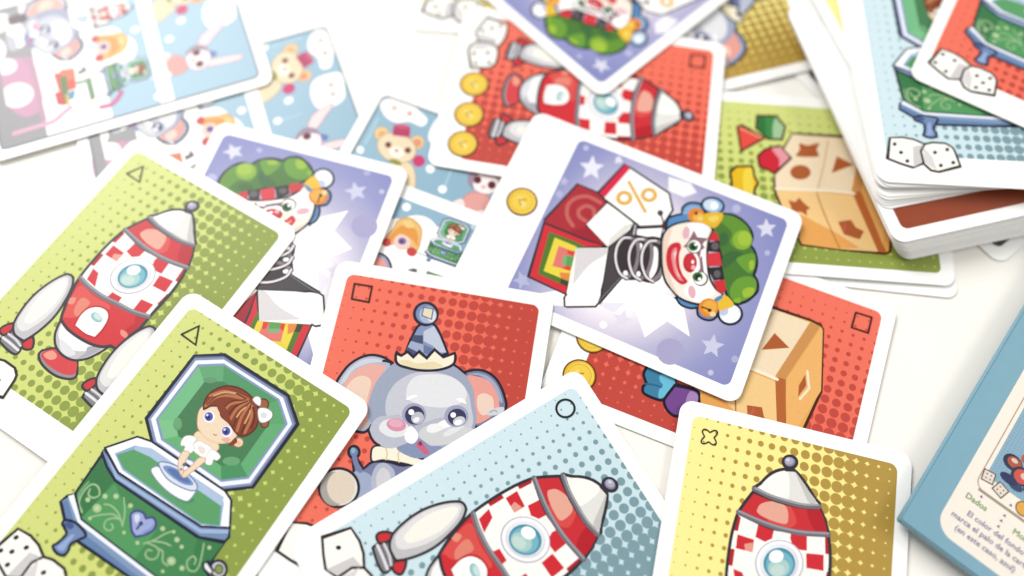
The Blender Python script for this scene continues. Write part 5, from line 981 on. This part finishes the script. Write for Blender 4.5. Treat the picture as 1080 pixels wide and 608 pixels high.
# ------------------------------------------------------------------ the cards
make_card('C', 'green card with a whole red and white toy rocket, under the music box card', 'green', 'rocket', 'dice11', 'triangle')
make_card('D', 'lilac clown card half hidden between the green rocket card and the red elephant card', 'lilac', 'clown')
make_card('E', 'red card with a grey elephant in a party hat, in the middle', 'red', 'elephant', 'dice11', 'square')
make_card('F', 'green card with a doll standing in an open green music box', 'green', 'musicbox', 'dice53', 'triangle')
make_card('G', 'pale blue card with a toy rocket, overlapping the red elephant card', 'blue', 'rocket', 'dice11', 'circle')
make_card('H', 'bright yellow card with the top half of a red and white toy rocket', 'gold', 'rocket', 'dice34', 'clover')
make_card('I', 'red card with a wooden shape sorter cube and two printed coins', 'red', 'blocks', None, 'square')
make_card('J', 'lilac clown card with percent price tag, fully visible beside a single printed coin', 'lilac', 'clown')
make_card('K', 'red card with a toy rocket lying sideways beside three gold coins, at the top', 'red', 'rocket', 'dice34', 'square')
make_card('L', 'lilac clown card seen upside down, lying over the sideways rocket card', 'lilac', 'clown')
make_card('M', 'mustard yellow card with a tilted grey elephant head, at the top edge', 'gold', 'elephant')
make_card('N', 'green card with a wooden shape sorter cube and coloured gems, beside the card deck', 'green', 'blocks')

# ------------------------------------------------------------------ blank-looking card edges and overview cards
def summary_card(key, label):
    root = thing('overview_card', label, 'card', 'picture overview cards')
    link('card_stock', CARD_ME, PAPER, root)
    pn = link('picture_panel', panel('sky', MARG, SKYPRINT), None, root)
    top = put_drawing('summary', pn)
    top = put_drawing('summary_lower', pn, 0.08)
    put_drawing('musicbox', pn, 0.1, MINI['musicbox'], 'music_box_picture')
    put_drawing('elephant', pn, 0.1, MINI['elephant'], 'elephant_picture', ('body', 'party_hat', 'collar'))
    put_drawing('rocket', pn, 0.1, MINI['rocket'], 'rocket_picture')
    if 'frame' not in CACHE:
        i = Ink(); o = panel_outline(MARG); i.stroke(o, 0.5, col('8a959e'), 0.17); CACHE['frame'] = i
        CACHE['frame_me'] = i.obj('frame_line', root).data
    else: link('frame_line', CACHE['frame_me'], None, root)
    place(root, *POSE[key])
    return root
summary_card('A', 'overview card of many toys with pink backdrop, lying over another one at top left')
summary_card('A2', 'overview card half covered by the top left one, bear in pink hat lying sideways')
summary_card('B', 'overview card with upright teddy bear and small music box, beside the three printed coins')

def plain_card(pose, label, mat=None, group=None, mb=None, name='playing_card', dice=None):
    root = thing(name, label, 'card', group or GROUP)
    link('card_stock', CARD_ME, PAPER, root)
    if mat:
        pn = link('picture_panel', panel(mat.name, MARG_B if mb is None else mb, mat), None, root)
    if dice: put_drawing(dice, root, 0.15)
    place(root, *pose)
    return root
plain_card(POSE['N0'], 'white card edge showing just below the green shape sorter card')
plain_card(POSE['T'], 'white card at the top edge with only its two printed dice showing', HT['gold'], dice='dice34')
plain_card(POSE['S'], 'white card with a dark panel corner sticking out from under the deck', DARK, mb=MARG)

# the deck: twisted stack, each card its own thing
random.seed(4)
DG = 'white card edges in the deck'
V, X, U, Y, O = (POSE[k] for k in 'VXUYO')
def lerp(a, b, t): return [a[i] + (b[i] - a[i]) * t for i in range(3)]
R = random.uniform
def run(p, q, z0, z1, label, group):
    n = int((z1 - z0) / 0.36)
    for k in range(n):
        a = lerp(p, q, k / n)
        plain_card([a[0] + R(-.3, .3), a[1] + R(-.3, .3), a[2] + R(-.008, .008), z0 + k * 0.36, 0, 0], label, None, group)
run(V, X, V[3], X[3] - 0.3, 'plain white card edge in the lower part of the deck', DG)
plain_card(X, 'card with dark brown panel sticking out of the deck', BROWN, 'cards of the deck', MARG)
W = POSE['W']
run(U, lerp(U, W, 0.8), X[3] + 0.38, Y[3] - 0.2, 'plain white card edge in the twisted upper part of the deck', DG + ', upper part')
plain_card(Y, 'card showing a thin yellow sliver at the left side of the deck', HT['gold'], 'cards of the deck')
run(lerp(W, O, 0.2), lerp(W, O, 0.6), W[3], O[3] - 0.2, 'plain white card edge just under the blue music box card', DG + ', top')
make_card('O', 'pale blue music box card on top of the deck with two dice', 'blue', 'musicbox', 'dice34')
make_card('Q', 'red music box card lying across the blue one, top right corner', 'red', 'musicbox', 'dice45')

# ------------------------------------------------------------------ the blue rule booklet
bx, by, bth, bz = BOOK['o']
book = thing('game_box', 'blue game box lid with a cream page and green and violet writing', 'box')
BW, BH = 96.0, 128.0
body = link('lid', slab('lid', rounded(BW, BH, 0.8, BW / 2, BH / 2, 3), -2.8, 0, 0.3), BOOKBLUE, book)
link('added_base', slab('added_base', rounded(BW - 18, BH - 18, 0.8, BW / 2, BH / 2, 3), -bz + 0.05, -2.75, 0.2), BOOKEDGE, book)  # unseen base added to raise the lid, inset so the overhang casts soft shadow
e = BOOK['cream']
cl = sum(p[0] for p in e[:2]) / 2; cb = sum(p[1] for p in e[4:]) / 2
CWD, CHT = BW - 2 * cl, BH - 2 * cb
page = link('printed_page', sheet('printed_page', rounded(CWD, CHT, 5.0, cl + CWD / 2, cb + CHT / 2), 0.03), CREAM, book)
ln = BOOK['line']; lx = sum(p[0] for p in ln[:2]) / 2; ly = sum(p[1] for p in ln[3:]) / 2
i = Ink()
o = rounded(46, 64, 2.6, lx + 23, ly + 32); i.stroke(o, 0.3, col('c9a894'), 0.06)
i.stroke([(lx + 1.5, ly - 0.15), (lx + 44, ly - 0.15)], 0.75, col('a89a86'), 0.065, False)
mn = BOOK['mini']; mx = sum(p[0] for p in mn[:3]) / 3; my = mn[3][1]
mw, mh = lx + 43 - mx, ly + 61 - my
i.fill(rounded(mw, mh, 0.5, mx + mw / 2, my + mh / 2), col('8fb6cc'), 0.07)
r0 = random.Random(2)
for a in range(24):
    for b in range(26): i.disc(mx + 0.8 + a * 0.95, my + 0.8 + b * 0.95, 0.16, 0.16, col('6f9ab2'), 0.075, 6)
i.obj('sample_card_picture', page)
def book_dice():
    d = Ink(); (ax, ay), (cx, cy) = BOOK['dice']
    for px, py, rot, pips in ((ax, ay, 0.15, 4), (cx, cy, -0.3, 5)):
        sq = [(px + 2.1 * math.cos(rot + math.pi / 4 + k * math.pi / 2), py + 2.1 * math.sin(rot + math.pi / 4 + k * math.pi / 2)) for k in range(4)]
        d.fill(sq, col('efe4d6'), 0.09); d.stroke(sq, 0.3, col('6a4a40'), 0.095)
        for k in range(4):
            d.disc(px + 0.8 * math.cos(rot + math.pi / 4 + k * math.pi / 2), py + 0.8 * math.sin(rot + math.pi / 4 + k * math.pi / 2), 0.22, 0.22, col('4a3834'), 0.1, 8)
    return d.obj('dice_picture', page)
book_dice()
f = Ink(); fx, fy = BOOK['fig'][0]
for (dx, dy, rx, ry, c) in ((0, 0, 2.6, 2.2, '2a2c48'), (0.4, 0.2, 1.9, 1.5, 'b8583c'), (0.2, 0.7, 0.9, 0.6, 'e8d4c0'), (3.2, -2.0, 2.6, 2.6, '2a2c48'), (3.4, -2.0, 2.0, 2.0, 'd8564a'), (3.9, -1.5, 0.9, 0.9, 'f0c8b8'),
                              (1.0, -4.6, 2.4, 1.3, '23305c'), (3.2, -5.2, 2.0, 1.2, '2f4470'), (4.6, 1.6, 1.8, 1.6, '3c4870'), (2.6, 3.0, 1.5, 1.4, 'c05a3c'), (6.6, -0.6, 2.2, 3.0, '8a3a34'), (7.0, -4.0, 2.2, 1.6, '3a3c58')):
    f.disc(fx + dx, fy + dy, rx, ry, col(c), 0.1 + 0.004 * abs(dx + dy) + rx * -0.003, 14)
f.obj('toy_picture', page)
c = Ink(); cx, cy = BOOK['coin'][0]
c.disc(cx, cy, 2.0, 2.0, col('8a5a1c'), 0.12, 20); c.disc(cx, cy, 1.7, 1.7, col('eeb04a'), 0.125, 20); c.obj('coin_picture', page)
a = Ink()
for x, y in BOOK['arrows']: a.fill([(x - 0.42, y - 0.3), (x + 0.42, y - 0.3), (x, y + 0.45)], col('6a5c78'), 0.08)
a.obj('arrow_marks', page)
def text(s, x, y, size, color, bold):
    cu = bpy.data.curves.new('writing', 'FONT'); cu.body = s; cu.size = size * MM; cu.offset = bold * MM
    cu.resolution_u = 2
    o = bpy.data.objects.new('writing', cu); SC.collection.objects.link(o)
    bpy.context.view_layer.update()
    me = bpy.data.meshes.new_from_object(o.evaluated_get(bpy.context.evaluated_depsgraph_get()))
    bpy.data.objects.remove(o)
    me.materials.clear()
    t = link('writing', me, color, page); t.location = (x * MM, y * MM, 0.08 * MM); t['label'] = s
    return t
GREEN_T = mat_plain('green_text_ink', col('8aac74'), 0.5, 0.3, 0.05, 500)
VIOLET_T = mat_plain('violet_text_ink', col('8580a6'), 0.5, 0.3, 0.05, 500)
(t1a, t1b) = BOOK['t1']
text('Dados', t1a[0], t1a[1], 2.25, GREEN_T, 0.05)
text('El color del fondo', BOOK['t2'][0][0], BOOK['t2'][0][1], 2.15, VIOLET_T, 0.03)
text('marca el palo de la carta', BOOK['t3'][0][0], BOOK['t3'][0][1], 2.15, VIOLET_T, 0.03)
text('(en este caso, azul)', BOOK['t4'][0][0], BOOK['t4'][0][1], 2.15, VIOLET_T, 0.03)
text('Monedas', BOOK['t5'][0][0], BOOK['t5'][0][1], 2.25, GREEN_T, 0.05)
place(book, bx, by, bth, bz, 0, 0)
